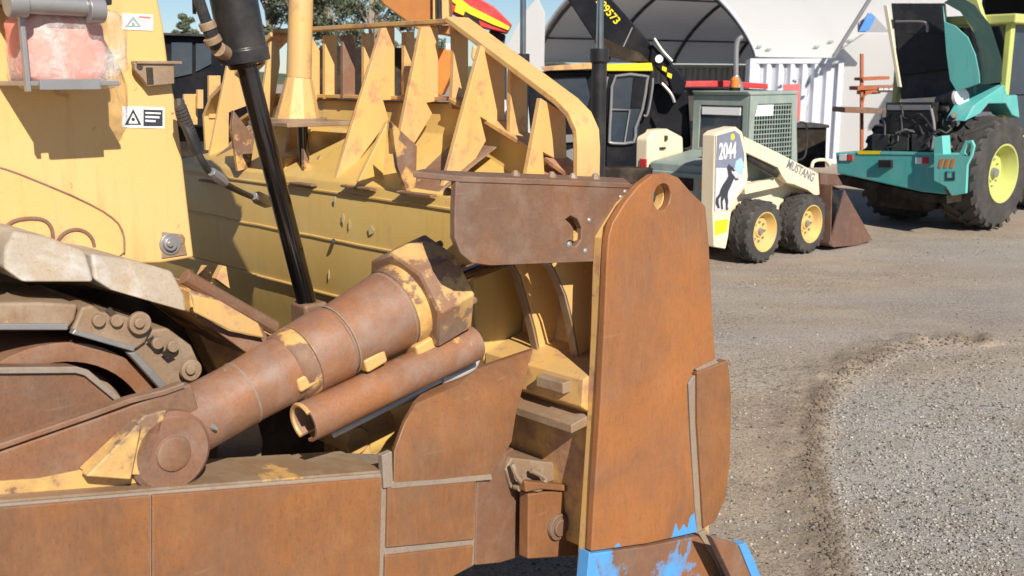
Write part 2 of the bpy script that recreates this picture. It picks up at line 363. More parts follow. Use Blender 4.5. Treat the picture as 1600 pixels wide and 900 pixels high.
# loose stones
rng = np.random.default_rng(3)
phi = (1 + 5 ** .5) / 2
ico = np.array([(-1, phi, 0), (1, phi, 0), (-1, -phi, 0), (1, -phi, 0), (0, -1, phi), (0, 1, phi), (0, -1, -phi), (0, 1, -phi), (phi, 0, -1), (phi, 0, 1), (-phi, 0, -1), (-phi, 0, 1)]) / 1.9
icf = np.array([(0, 11, 5), (0, 5, 1), (0, 1, 7), (0, 7, 10), (0, 10, 11), (1, 5, 9), (5, 11, 4), (11, 10, 2), (10, 7, 6), (7, 1, 8), (3, 9, 4), (3, 4, 2), (3, 2, 6), (3, 6, 8), (3, 8, 9), (4, 9, 5), (2, 4, 11), (6, 2, 10), (8, 6, 7), (9, 8, 1)])
N = 90000
yy = 3.7 + 10.5 * rng.random(N) ** 1.7; xx = yy * (-.15 + .68 * rng.random(N))
d, s_ = ridge_d(xx, yy); dd = d * s_
dens = np.where(dd < 0, .9, .2) * np.clip((9.5 - yy) / 3, .12, 1) + 1.0 * np.exp(-((dd - .05) / .08) ** 2)
dens += .25 * (fbm(xx, yy, 2.2, 9) > .35)
keep = rng.random(N) < dens; xx = xx[keep]; yy = yy[keep]; dd = dd[keep]; n = len(xx)
sz = .0028 + .0075 * rng.random(n) ** 3 + .0095 * np.exp(-((dd - .05) / .07) ** 2) * rng.random(n)
base = ico[None] * sz[:, None, None] * (1 + .35 * (rng.random((n, 12, 1)) - .5)) * np.stack([1 + .5 * rng.random(n), .8 + .4 * rng.random(n), .55 + .3 * rng.random(n)], 1)[:, None, :]
th = rng.random(n) * 6.28; cs, sn = np.cos(th)[:, None], np.sin(th)[:, None]
bx = base[..., 0] * cs - base[..., 1] * sn; by = base[..., 0] * sn + base[..., 1] * cs
P = np.stack([bx + xx[:, None], by + yy[:, None], base[..., 2] + (gheight(xx, yy) + sz * .25)[:, None]], 2).reshape(-1, 3)
Fc = (icf[None] + (np.arange(n) * 12)[:, None, None]).reshape(-1, 3)
me = bpy.data.meshes.new('gravel'); me.vertices.add(len(P)); me.vertices.foreach_set('co', P.ravel().astype('f'))
me.loops.add(len(Fc) * 3); me.loops.foreach_set('vertex_index', Fc.ravel().astype('i')); me.polygons.add(len(Fc))
me.polygons.foreach_set('loop_start', (np.arange(len(Fc)) * 3).astype('i')); me.polygons.foreach_set('loop_total', np.full(len(Fc), 3, 'i'))
me.update(calc_edges=True); me.validate()
gr = bpy.data.objects.new('gravel', me); col.objects.link(gr)
gr['kind'] = 'stuff'; gr['label'] = 'loose grey and tan gravel stones scattered over the yard'; gr['category'] = 'gravel'
wet = np.repeat(np.exp(-((dd - .06) / .16) ** 2) * (dd > -.03), 12); at = me.attributes.new('damp', 'FLOAT', 'POINT'); at.data.foreach_set('value', wet.astype('f'))
s = NT('stones'); g = s.n.new('ShaderNodeNewGeometry')
sc_ = (s.ramp(g.outputs['Random Per Island'], [(0, (.06, .055, .05)), (.35, (.20, .17, .14)), (.5, (.34, .30, .25)), (.7, (.38, .35, .31)), (1, (.46, .44, .40))]))
me.materials.append(s.out(s.mix(s.math('MULTIPLY', attr('damp'), .85), sc_, (.13, .095, .065)), .9))

#%%DOZER
# ------------------------------------------------------------------ bulldozer
dz = thing('bulldozer', 'large yellow bulldozer with worn rusty blade, push arm and tilt cylinder filling the foreground', 'bulldozer', D(2.0, 4.8, 0), AD)
vE = 2.65
def PV(pts, v): return [V(a, b, v) for a, b in pts]
# --- blade
fine = MB()
secs = []
def moldtop(v):                               # height of the lower ledge along the blade
    c = 4.78; h = 2.02; a = abs(v - c)
    return h if a < .83 else h - (a - .83) * .42
vs_ = [3.34, 3.6, 3.95, 4.4, 4.8, 5.2, 5.6, 5.9, 6.3, 6.85]
prof = lambda v: [(3.46, moldtop(v)), (3.42, moldtop(v) - .16), (3.02, 1.62), (3.0, 1.56), (2.99, 1.30), (3.0, 1.02), (3.08, .8), (3.14, .55), (3.2, .1), (3.5, .06), (3.42, .6), (3.45, 1.2), (3.6, moldtop(v))]
pts = []; fs = []; k = 13
for v in vs_: pts += [D(u, v, z) for u, z in prof(v)]
for i in range(len(vs_) - 1):
    for j in range(k): fs.append([i * k + j, i * k + (j + 1) % k, (i + 1) * k + (j + 1) % k, (i + 1) * k + j])
fs += [list(range(k)), [(len(vs_) - 1) * k + j for j in reversed(range(k))]]
bl = MB().add(pts, fs).build('blade', M['ochre'], dz, .01)
# recessed end bay of the blade, seen under the guard
b = MB(); pr = [(3.46, 1.62), (3.42, 1.58), (3.34, 1.45), (3.30, 1.1), (3.28, .98), (3.05, .92), (3.04, .80), (3.10, .76), (3.12, .62), (3.16, .1), (3.5, .06), (3.45, 1.2), (3.6, 1.62)]
b.prism([D(u, 2.73, z) for u, z in pr], L * .605); b.build('blade_end_bay', M['yellow_worn'], bl, .008)
b = MB(); b.prism([D(2.98, 2.73, .74), D(3.12, 2.73, .76), D(3.12, 2.73, .715), D(2.98, 2.73, .70)], L * .6)
b.prism([D(3.0, 2.80, .85), D(3.06, 2.80, .85), D(3.06, 2.80, .90), D(3.0, 2.80, .90)], L * .16); b.build('ledge', M['dusty'], bl, .006)
# horizontal weld beads across the box section
b = MB()
for z, u in ((1.32, 2.988), (1.02, 2.995), (1.565, 2.998)):
    b.tube([D(u, 3.36 + i * .14, z + random.uniform(-.002, .002)) for i in range(25)], .008, 6, 2)
b.build('weld_seam', M['ochre'], bl)
M['remnant'] = plain('faded_sticker', (.56, .48, .26), .7, dirt=.7, dcol=(.6, .43, .14))
# torn sticker remnants on the box
b = MB()
random.seed(77)
for (x, y, w_, h_) in [(580, 360, 13, 18), (536, 342, 5, 20), (546, 350, 4, 24), (523, 312, 4, 12), (514, 430, 3, 20)]:
    q = []
    for i in range(9):
        th = i / 9 * 6.28; r = random.uniform(.55, 1)
        q.append(U(x + math.cos(th) * w_ * .5 * r, y + math.sin(th) * h_ * .5 * r, 2.984))
    b.prism(q, -F * .002)
b.build('sticker_remnant', M['remnant'], bl, smooth=0)
b = MB(); b.cyl(U(521, 376, 2.98), U(521, 376, 2.95), .010); b.build('grease_fitting', M['black'], bl)
# ribs in the end bay
b = MB(); b.prism(PV([(858, 405), (870, 425), (886, 462), (898, 510), (906, 555), (915, 577), (950, 577), (950, 400)], 2.90), L * .03); b.build('rib', M['yellow'], bl, .004)
b = MB(); b.prism(PV([(800, 405), (815, 432), (826, 470), (838, 515), (846, 557), (925, 577), (925, 400)], 3.12), L * .03); b.build('rib', M['yellow'], bl, .004)
b = MB()
for v, pl in ((2.90, [(852, 405), (866, 425), (882, 462), (894, 510), (902, 555), (908, 572)]), (3.12, [(795, 405), (810, 432), (821, 470), (833, 515), (842, 557)])):
    q = [V(x, y, v - .006) for x, y in pl]; b.strip(q, [p + L * .042 for p in q], F * .01)
b.build('rib_flange', M['dusty'], bl, .003)
# rails
def bar(pl, hw, th): # flat bar along polyline, width along F, thickness normal
    A = [p - F * hw for p in pl]; B = [p + F * hw for p in pl]
    b = MB(); n = []
    for i in range(len(pl)):
        d = (pl[min(i + 1, len(pl) - 1)] - pl[max(i - 1, 0)]).normalized(); n.append(d.cross(F).normalized() * th)
    vs = A + B + [A[i] + n[i] for i in range(len(pl))] + [B[i] + n[i] for i in range(len(pl))]
    m = len(pl); f2 = []
    for i in range(m - 1):
        f2 += [[i, i + 1, m + i + 1, m + i], [2 * m + i, 3 * m + i, 3 * m + i + 1, 2 * m + i + 1], [i, 2 * m + i, 2 * m + i + 1, i + 1], [m + i, m + i + 1, 3 * m + i + 1, 3 * m + i]]
    f2 += [[0, m, 3 * m, 2 * m], [m - 1, 3 * m - 1, 4 * m - 1, 2 * m - 1]]
    return b.add(vs, f2)
top = [D(3.44, 5.60, 2.41), D(3.44, 3.95, 2.41)]
bar(top, .055, .022).build('top_rail', M['yellow_worn'], bl, .003)
slope = [D(3.44, 3.965, 2.415), D(3.42, 3.20, 2.03), D(3.415, 3.12, 1.975), D(3.41, 3.075, 1.91), D(3.40, 3.06, 1.84), D(3.40, 3.06, 1.66)]
bar(slope, .075, .03).build('side_rail', M['yellow'], bl, .006)
bar([D(3.44, 5.585, 2.415), D(3.44, 6.38, 2.03), D(3.44, 6.5, 1.9), D(3.44, 6.5, 1.66)], .075, .03).build('side_rail', M['yellow'], bl, .006)
bar([D(3.47, 5.63, 2.03), D(3.47, 3.93, 2.03)], .06, .02).build('lower_rail', M['yellow_worn'], bl, .003)
bar([D(3.44, 3.95, 2.03), D(3.44, 3.34, 1.80), D(3.42, 3.08, 1.69)], .07, .02).build('lower_rail', M['yellow_worn'], bl, .003)
bar([D(3.47, 6.5, 1.72), D(3.47, 5.62, 2.03)], .06, .02).build('lower_rail', M['yellow_worn'], bl, .003)
# skin of the blade top above the box near the end (behind guard), continues the slope
b = MB(); b.strip([D(3.0, 2.75, 1.50), D(3.02, 3.34, 1.60)], [D(3.40, 2.75, 1.58), D(3.44, 3.34, 1.72)], UP * .03); b.build('top_skin', M['yellow_worn'], bl, .004)
b = MB()
for v0, v1 in ((3.62, 3.93), (4.05, 4.36), (4.42, 4.66), (4.95, 5.35), (5.42, 5.9)):
    b.prism([D(3.395, v0, 1.815), D(3.395, v1, 1.825), D(3.02, v1 - .03, 1.60), D(3.02, v0 + .03, 1.60)], (D(-.25, 0, .41)).normalized() * .008)
b.build('rusty_skin', M['brown_yel'], bl, .002)
# gussets and slats
def plate(px, uref, ref, mat, name, th=.028, dv=0):
    v = U(*ref, uref).dot(L) + dv
    return MB().prism([V(a, b_, v) for a, b_ in px], L * th).build(name, mat, bl, .004)
plate([(597, 44), (617, 42), (617, 156), (599, 157), (608, 187), (527, 296), (522, 290)], 3.44, (617, 120), M['yellow'], 'gusset')
plate([(659, 42), (685, 42), (685, 158), (667, 161), (676, 178), (648, 224), (626, 206)], 3.44, (685, 120), M['yellow'], 'gusset')
plate([(752, 70), (789, 96), (789, 205), (751, 183), (760, 220), (714, 300), (690, 300)], 3.49, (789, 150), M['yellow'], 'gusset')
plate([(845, 153), (884, 178), (886, 258), (849, 238), (853, 300), (818, 300)], 3.48, (884, 230), M['yellow'], 'gusset')
plate([(356, 100), (387, 75), (387, 165), (358, 176), (357, 300), (326, 250)], 3.44, (384, 150), M['yellow'], 'gusset')
plate([(424, 55), (436, 55), (438, 100), (424, 195), (404, 200)], 3.44, (437, 90), M['yellow'], 'gusset')
plate([(476, 52), (486, 55), (500, 78), (500, 155), (484, 158), (486, 205), (440, 290)], 3.44, (500, 110), M['yellow'], 'gusset')
for xl, yl, xr, yr, yb, m_ in ((508, 55, 527, 80, 155, 'yellow'), (536, 55, 556, 78, 155, 'brown_yel'), (569, 52, 585, 76, 150, 'yellow'), (632, 50, 648, 76, 150, 'yellow'), (327, 118, 345, 112, 185, 'yellow'), (288, 147, 309, 150, 195, 'yellow'), (309, 140, 318, 135, 170, 'yellow')):
    plate([(xl, yl), (xr, yl), (xr, yb), (xl, yb)], 3.50, (xr, 110), M[m_], 'slat')
plate([(709, 38), (732, 52), (732, 172), (706, 170), (709, 100)], 3.50, (732, 110), M['yellow'], 'slat')
plate([(799, 108), (824, 126), (824, 224), (797, 212)], 3.50, (824, 190), M['yellow'], 'slat')
plate([(606, 190), (600, 272), (560, 284)], 3.10, (600, 270), M['ochre'], 'gusset')
plate([(612, 190), (652, 228), (650, 300), (637, 302), (622, 262)], 3.05, (648, 295), M['brown_yel'], 'gusset')
plate([(365, 172), (398, 215), (392, 262), (372, 268), (362, 200)], 3.05, (390, 260), M['brown_yel'], 'gusset')
b = MB()                                       # bolted clips and stones lying on the ledge edge of the sloping skin
for (x, y) in ((470, 287), (560, 293), (650, 303), (330, 284)): b.box(U(x, y, 2.985), F * .02, L * .13, UP * .006)
b.build('skin_edge', M['brown_yel'], bl, .004)
# end plate with weld grooves and wear bit
hc = V(1035, 308, vE)
sc1 = (V(1050, 308, vE) - hc).length
outline = [(924, 862), (930, 760), (938, 640), (944, 520), (948, 420), (951, 372), (958, 348), (978, 315), (1000, 288), (1020, 273), (1040, 270), (1060, 277), (1080, 300), (1103, 322), (1108, 380), (1113, 480), (1118, 562), (1085, 577), (1074, 600), (1078, 680), (1086, 800), (1090, 832), (1010, 850)]
b = MB(); b.prism(PV(outline, vE), L * .035, [circ(hc, F, UP, sc1 * .86, 20)]); ep = b.build('end_plate', M['rust_plate'], bl, .006)
out2 = [(908, 960), (922, 760), (930, 640), (935, 520), (938, 420), (941, 372), (954, 350), (974, 318), (1002, 293), (1022, 280), (1040, 278), (1056, 286), (1076, 306), (1097, 328), (1104, 380), (1109, 480), (1114, 570), (1112, 700), (1108, 840), (1165, 960)]
b = MB(); b.prism(PV(out2, vE + .037), L * .045, [circ(hc + L * .037, F, UP, sc1 * .84, 20)]); b.build('end_plate_backing', M['yellow_worn'], bl, .006)
b = MB(); b.prism(PV([(1090, 582), (1138, 563), (1143, 620), (1141, 720), (1134, 780), (1118, 815), (1100, 826), (1095, 740), (1090, 660)], vE - .01), L * .05); b.build('wear_plate', M['rust_arm'], bl, .006)
b = MB(); b.prism(PV([(1076, 600), (1082, 590), (1092, 582), (1092, 640), (1097, 740), (1102, 828), (1090, 834), (1086, 790), (1080, 690)], vE + .004), L * .032)
b.prism(PV([(1086, 577), (1118, 561), (1125, 568), (1094, 583)], vE + .003), L * .03); b.build('weld_bead', M['weld'], bl, .004)
b = MB(); b.prism(PV([(921, 866), (1010, 854), (1092, 838), (1120, 870), (1150, 960), (912, 960)], vE - .012), L * .05); b.build('cutting_edge', M['edge_blue'], bl, .006)
b = MB(); b.prism(PV([(1092, 834), (1104, 828), (1150, 900), (1175, 960), (1150, 960), (1120, 880)], vE - .018), L * .05); b.build('weld_bead', M['weld'], bl, .004)
b = MB(); b.prism(PV([(1112, 838), (1150, 849), (1158, 851), (1200, 960), (1170, 960), (1138, 892)], vE - .15), L * .04); b.build('end_bit', M['brown'], bl, .006)
M['blue'] = plain('blue_spray', (.09, .32, .68), .5, 0, .2, 20, .1, .05)
b = MB(); b.prism(PV([(1155, 852), (1166, 848), (1178, 872), (1212, 960), (1198, 960)], vE - .158), L * .05); b.prism(PV([(921, 862), (930, 870), (938, 900), (946, 960), (912, 960)], vE - .016), L * .06); b.build('painted_edge', M['blue'], bl, .004)
# guard plate with slot
slot = [(884, 343), (892, 337), (902, 342), (909, 357), (908, 375), (900, 385), (887, 383), (886, 377), (896, 372), (897, 358), (892, 350)]
gp = [(713, 283), (990, 288), (972, 318), (949, 352), (944, 374), (943, 408), (764, 415), (738, 411), (720, 396), (711, 372), (711, 330)]
b = MB(); b.prism(PV(gp, 2.73), L * .03, [PV(slot, 2.73)]); gd = b.build('guard_plate', M['brown'], bl, .005)
b = MB(); A = [V(645, 267, 2.78), V(720, 275, 2.725), V(850, 280, 2.725), V(985, 286, 2.725)]; B = [V(660, 264, 3.02), V(730, 268, 3.02), V(850, 272, 3.02), V(975, 278, 3.02)]
b.strip(A, B, -UP * .022); b.build('guard_flange', M['brown'], gd, .004)
b = MB()
for (x, y, r) in ((919, 344, .011), (913, 392, .013), (888, 382, .014), (975, 300, .012), (968, 308, .01)): b.lathe(V(x, y, 2.735), V(x, y, 2.735) - L * .012, [(0, r), (.6, r), (1, r * .4)], 10)
b.build('bolt', M['steel'], gd)
b = MB()
for x, y in ((805, 272), (862, 274), (895, 276), (930, 276), (700, 300)):
    p = V(x, y, 2.85); b.lathe(p - UP * .012, p + UP * .015, [(0, .02), (.6, .017), (1, .008)], 7)
b.build('dirt_lump', M['dusty'], gd)
# clevis bracket between arm and blade
b = MB(); b.prism(PV([(800, 715), (860, 722), (925, 738), (925, 765), (870, 752), (830, 760), (800, 765), (790, 735)], 2.98), L * .3); b.build('bracket_ledge', M['dusty'], bl, .01)
b = MB(); b.prism(PV([(826, 772), (870, 766), (905, 772), (922, 790), (922, 868), (825, 874)], 2.92), L * .06)
for q in range(2): b.prism(PV([(820, 752), (885, 758), (905, 775), (880, 768), (845, 765), (822, 770)], 2.90 + q * .12), L * .05)
b.build('clevis', M['rust_arm'], bl, .008)
def ringdisc(c, n, r, b, h=.012): b.lathe(c, c - n * h, [(0, r), (1, r * .96)], 28)
b = MB(); c = V(870, 822, 2.92); ringdisc(c, L, .062, b, .02); ringdisc(c - L * .02, L, .04, b, .012); b.build('clevis_pin', M['brown'], bl, .003)
b = MB(); b.tube([V(800, 725, 2.95), V(812, 750, 2.93), V(840, 765, 2.92), V(852, 748, 2.93), V(830, 735, 2.94)], .012, 8)
for x, y in ((812, 742), (838, 738), (850, 760), (805, 760)): ringdisc(V(x, y, 2.97), L, .014, b, .03)
b.build('grease_line', M['dusty'], bl)
# --- push arm
vA = 2.95
arm = MB().prism(PV([(-90, 794), (600, 739), (746, 740), (742, 884), (600, 960), (-90, 1150)], vA + .012), L * .30).build('push_arm', M['weld'], dz, .01)
MB().prism([V(a, b_, vA + .016) + UP * .002 for a, b_ in [(-90, 794), (600, 739)]] + [V(a, b_, vA + .016) + UP * .006 for a, b_ in [(600, 737), (-90, 792)]], L * .28).build('arm_top_dirt', M['dusty'], arm)
b = MB(); b.prism(PV([(-90, 801), (235, 774), (235, 1020), (-90, 1150)], vA), L * .013); b.build('wear_plate', M['rust_arm'], arm, .004)
b = MB(); b.prism(PV([(238, 774), (597, 747), (592, 965), (238, 1020)], vA - .002), L * .014); b.build('wear_plate', M['rust_arm'], arm, .004)
b = MB(); b.prism(PV([(606, 759), (744, 750), (741, 843), (604, 856)], vA), L * .013); b.build('wear_plate', M['rust_arm'], arm, .004)
b = MB(); b.prism(PV([(602, 868), (740, 852), (738, 884), (600, 960)], vA), L * .013); b.build('wear_plate', M['rust_arm'], arm, .004)
b = MB(); q1 = [V(746, 742, vA + .01), V(742, 884, vA + .01)]; q2 = [V(802, 700, 3.03), V(822, 868, 3.05)]; q3 = [V(780, 715, 2.98), V(782, 880, 2.99)]
b.add([q1[0], q3[0], q2[0], V(836, 800, 3.05), q2[1], q3[1], q1[1]] + [p + L * .22 for p in [q1[0], q3[0], q2[0], V(836, 800, 3.05), q2[1], q3[1], q1[1]]],
      [[0, 1, 5, 6], [1, 2, 3], [1, 3, 4, 5], [7, 13, 12, 8], [8, 10, 9], [8, 12, 11, 10], [0, 7, 8, 1], [1, 8, 9, 2], [2, 9, 10, 3], [3, 10, 11, 4], [4, 11, 12, 5], [5, 12, 13, 6], [6, 13, 7, 0]])
b.build('arm_nose', M['brown'], arm, .008)
# deflector plate, upper half bent towards the camera's far side
b = MB()
def dq(px, v): return V(px[0], px[1], v)
rowA = [dq((615, 755), vA - .004), dq((690, 750), vA - .004), dq((768, 742), vA - .004)]
rowB = [dq((616, 705), vA - .004), dq((700, 690), vA - .004), dq((800, 690), vA + .02)]
rowC = [dq((632, 662), vA + .01), dq((710, 635), vA + .015), dq((808, 640), vA + .04)]
rowD = [dq((650, 630), vA + .05), dq((720, 600), vA + .06), dq((822, 590), vA + .08)]
rowE = [dq((680, 602), vA + .11), dq((740, 578), vA + .12), dq((834, 546), vA + .14)]
rows = [rowA, rowB, rowC, rowD, rowE]; vs = [p for r_ in rows for p in r_]; n_ = len(vs); vs += [p + L * .03 + F * .01 for p in vs]; fs = []
for i in range(4):
    for j in range(2):
        a = i * 3 + j; fs += [[a, a + 1, a + 4, a + 3], [a + n_, a + 3 + n_, a + 4 + n_, a + 1 + n_]]
per = [0, 1, 2, 5, 8, 11, 14, 13, 12, 9, 6, 3]
for i in range(12): p_, q_ = per[i], per[(i + 1) % 12]; fs.append([p_, q_, q_ + n_, p_ + n_])
df = MB().add(vs, fs).build('deflector_plate', M['rust_arm'], arm, .005, smooth=60)
b = MB(); b.prism(PV([(612, 764), (612, 752), (768, 740), (770, 750)], vA - .003), L * .02); b.prism(PV([(597, 712), (613, 705), (615, 760), (600, 764)], vA - .002), L * .03); b.build('weld_bead', M['weld'], arm, .004)
# bracket of the tilt cylinder on the arm
b = MB(); b.prism(PV([(-90, 738), (0, 706), (190, 640), (260, 612), (300, 600), (312, 640), (316, 735), (-90, 798)], vA + .08), L * .05); b.build('cylinder_bracket', M['brown'], arm, .008)
b = MB(); b.prism(PV([(-90, 758), (60, 748), (130, 734), (240, 728), (312, 724), (312, 742), (-90, 796)], vA + .07), L * .01); b.build('chipped_paint_strip', M['strip_yel'], arm, .002)
b = MB(); q = [V(x, y, vA + .02) for x, y in ((-90, 736), (0, 704), (150, 652), (215, 628), (270, 614), (300, 603))]; b.strip([p + L * .05 for p in q], [p + L * .09 for p in q], -UP * .018); b.build('bracket_flange', M['brown'], arm, .004)
b = MB(); b.prism(PV([(132, 738), (226, 650), (262, 640), (230, 744)], vA + .03), L * .05); b.prism(PV([(135, 745), (215, 664), (222, 664), (205, 750)], vA + .0), L * .05); b.build('bracket_gusset', M['flange_m2'], arm, .006)
M['pale'] = plain('dusty_pale_hose', (.42, .40, .38), .6)
# --- tilt cylinder
vT = 3.12
P0 = V(240, 691, vT); P1 = V(735, 417, vT); ax = (P1 - P0); Lc = ax.length; axn = ax / Lc
perp = L.cross(axn).normalized()
def tx(x):                                     # axis parameter of the pixel column x
    return min((abs((lambda p: (p.x / p.y))(P0 + ax * (i / 400)) * math.sqrt(1) - (x - 800) / 1634.0), i / 400) for i in range(0, 480))[1]
def pxr(x, half):                              # metres for half pixels at that column
    p = P0 + ax * tx(x); return half * (p.y) / 1634.0
t1, t2, t3, t4, t5, t6 = tx(350), tx(420), tx(450), tx(505), tx(604), tx(650)
r1 = pxr(350, 55); r2 = pxr(450, 58); r3 = pxr(505, 60); r4 = pxr(632, 67)
b = MB(); b.lathe(P0 + ax * (t1 * .05), P0 + ax * t6, [(0, r1 * 1.0), ((t1 * .95) / (t6 - t1 * .05), r1), ((t3 - t1 * .05) / (t6 - t1 * .05) - .002, r2), ((t3 - t1 * .05) / (t6 - t1 * .05), r2 * 1.08), ((t4 - t1 * .05) / (t6 - t1 * .05), r3 * 1.08), ((t4 - t1 * .05) / (t6 - t1 * .05) + .004, r3), ((t5 - t1 * .05) / (t6 - t1 * .05), r4), (1, r4)], 40)
tc_ = b.build('tilt_cylinder', M['cylm'], dz, .004, smooth=40)
b = MB(); p = P0; b.lathe(p - L * .14, p + L * .10, [(0, .12), (.06, .135), (.94, .135), (1, .12)], 40)
b.build('pivot_eye', M['cylm'], tc_, 0, smooth=40)
b = MB(); pc = P0 - L * .14; b.lathe(pc, pc - L * .015, [(0, .060), (.7, .056), (1, .045)], 28); b.build('pivot_pin', M['brown'], tc_)
b = MB()
for t, rr, w_ in ((t1, r1, .007), (t4 + .012, r3 * 1.04, .007), (tx(600), r4 * .985, .007)):
    c = P0 + ax * t; b.lathe(c - axn * w_ / 2, c + axn * w_ / 2, [(0, rr * 1.0), (.3, rr + .003), (.7, rr + .003), (1, rr)], 40, cap=False)
b.build('collar', M['weld'], tc_, smooth=50)
b = MB(); b.lathe(P0 + ax * t5, P0 + ax * t6, [(0, r4 + .003), (1, r4 + .012)], 40, cap=False)
b.lathe(P0 + ax * tx(424), P0 + ax * (tx(424) + .045), [(0, r2 * .98), (.15, r2 * 1.05), (1, r2 * 1.07)], 40, cap=False); b.build('worn_band', M['brown_yel'], tc_, smooth=40)
cF = P0 + ax * (tx(622)); cG = P0 + ax * (tx(676) + .01)
rf = pxr(680, 90)
b = MB(); b.lathe(cF, cG, [(0, rf * .93), (.05, rf), (.95, rf), (1, rf * .95)], 8, rot=.25)
fl = b.build('head_flange', M['flange_m'], tc_, .012, smooth=30)
b = MB(); cH = cG + axn * .03; b.lathe(cG, cH, [(0, rf * .72), (1, rf * .66)], 24); b.build('head_cap', M['brown'], fl, .004)
b = MB()
aa = axn.orthogonal().normalized(); bb = axn.cross(aa)
for i in range(8):
    c = cG + (aa * math.cos(i * .785 + .5) + bb * math.sin(i * .785 + .5)) * rf * .82; b.lathe(c, c + axn * .025, [(0, .016), (1, .015)], 6)
b.build('bolt', M['brown'], fl, .002)
b = MB(); q = U(790, 400, 3.05); e = V(765, 414, vT + .02); b.cyl(cG, cG + (e - cG) * 1.9, .034); b.build('tilt_rod', M['chrome'], tc_)
b = MB(); b.lathe(P0 + perp * 0 + axn * .16 - L * .118, P0 + axn * .16 - L * .14, [(0, .012), (.6, .008), (1, .005)], 8); b.build('grease_fitting', M['steel'], tc_)
# guard tube with open end
g0 = V(476, 660, 3.02); g1 = V(738, 536, 3.02); gn = (g1 - g0).normalized()
ga = (UP - gn * UP.dot(gn)).normalized(); gb = gn.cross(ga); rg_ = 35 * g0.y / 1634
A = []; B = []
vs = []; fs = []
angs = [R(-150) + R(330) * i / 27 for i in range(28)]
for (c, ro) in ((g0, rg_), (g1, rg_ * 1.02), (g1, rg_ * .86), (g0, rg_ * .86)): vs += [c + (ga * math.cos(a) + gb * math.sin(a)) * ro for a in angs]
for k_ in range(4):
    for i in range(27): fs.append([k_ * 28 + i, k_ * 28 + i + 1, ((k_ + 1) % 4) * 28 + i + 1, ((k_ + 1) % 4) * 28 + i])
fs += [[0, 28, 56, 84], [27, 111, 83, 55]]
gt = MB().add(vs, fs).build('hose_guard', M['cylm'], tc_, 0, smooth=50)
b = MB(); b.tube([g0 - gn * .004 + (ga * math.cos(a) + gb * math.sin(a)) * rg_ * .94 for a in angs[:17]], .009, 6, 1)
b.build('guard_rim', M['yellow_worn'], gt, smooth=50)
b = MB()
for x, y in ((455, 600), (640, 548), (560, 570)):
    p = V(x, y, 3.04); b.box(p + axn * .05 - perp * .0, axn * .05, L * .05, perp * .028)
b.build('guard_bracket', M['yellow_worn'], tc_, .012)
b = MB(); b.tube([V(690, 594, 3.06), V(715, 585, 3.06), V(738, 573, 3.06), V(745, 556, 3.06), V(742, 540, 3.10), V(735, 520, 3.14)], .017, 10); b.tube([V(735, 600, 3.1), V(700, 590, 3.07), V(640, 620, 3.07), V(560, 660, 3.1), V(520, 680, 3.15)], .012, 8); b.build('hydraulic_line', M['pale'], tc_)
# --- radiator guard and hood
vH = 3.85
hp = [(-140, -140), (238, -140), (248, 0), (256, 40), (263, 95), (275, 160), (284, 230), (292, 300), (304, 403), (250, 412), (120, 415), (-140, 415)]
hs = MB().prism(PV(hp, vH), L * 1.9).build('radiator_guard', M['yellow_clean'], dz, .012)
# raised reinforcing plate with curved outline, with its round covers
import itertools
rp = [(-140, 262), (0, 262), (30, 272), (110, 305), (160, 330), (185, 350), (194, 372), (194, 395), (185, 402), (-140, 402)]
b = MB(); b.prism(PV(rp, vH - .012), L * .014); b.build('side_plate', M['side_scuffed'], hs, .004)
b = MB(); q = PV([(4, 390), (6, 362), (20, 346), (50, 341), (72, 346), (82, 362), (82, 390)], vH - .015); b.tube(q, .007, 6, 3)
cc_ = V(118, 388, vH - .014); b.tube([cc_ + F * .07 * math.cos(a / 10 * 3.3) + UP * .07 * math.sin(a / 10 * 3.3) for a in range(11)], .007, 6, 2)
b.tube(PV([(0, 262), (30, 272), (110, 305), (160, 330), (185, 350), (194, 372), (194, 395)], vH - .012), .004, 6, 2); b.build('weld_seam', M['brown'], hs)
b = MB(); ringdisc(V(265, 381, vH), L, .045, b, .012); ringdisc(V(265, 381, vH - .012), L, .028, b, .016); ringdisc(V(265, 381, vH - .028), L, .012, b, .012)
b.build('bolt', M['steel'], hs, .003)
b = MB(); b.prism(PV([(252, 362), (285, 366), (292, 398), (252, 404)], vH), -L * .006); ringdisc(V(281, 374, vH), L, .02, b, .01); b.build('bolt_seat', M['dusty'], hs, .003)
# lifting lug on the guard's side
b = MB(); b.prism(PV([(210, 98), (272, 95), (273, 131), (232, 135), (222, 122), (211, 110)], vH - .05), L * .03); b.box(V(245, 98, vH - .03), F * .09, L * .03, UP * .006); lug = b.build('lifting_lug', M['dusty'], hs, .004)
b = MB(); ringdisc(V(218, 104, vH - .05), L, .012, b, .004); b.box(V(234, 118, vH - .052), F * .012, L * .004, UP * .03); b.build('lug_slot', M['dark'], lug)
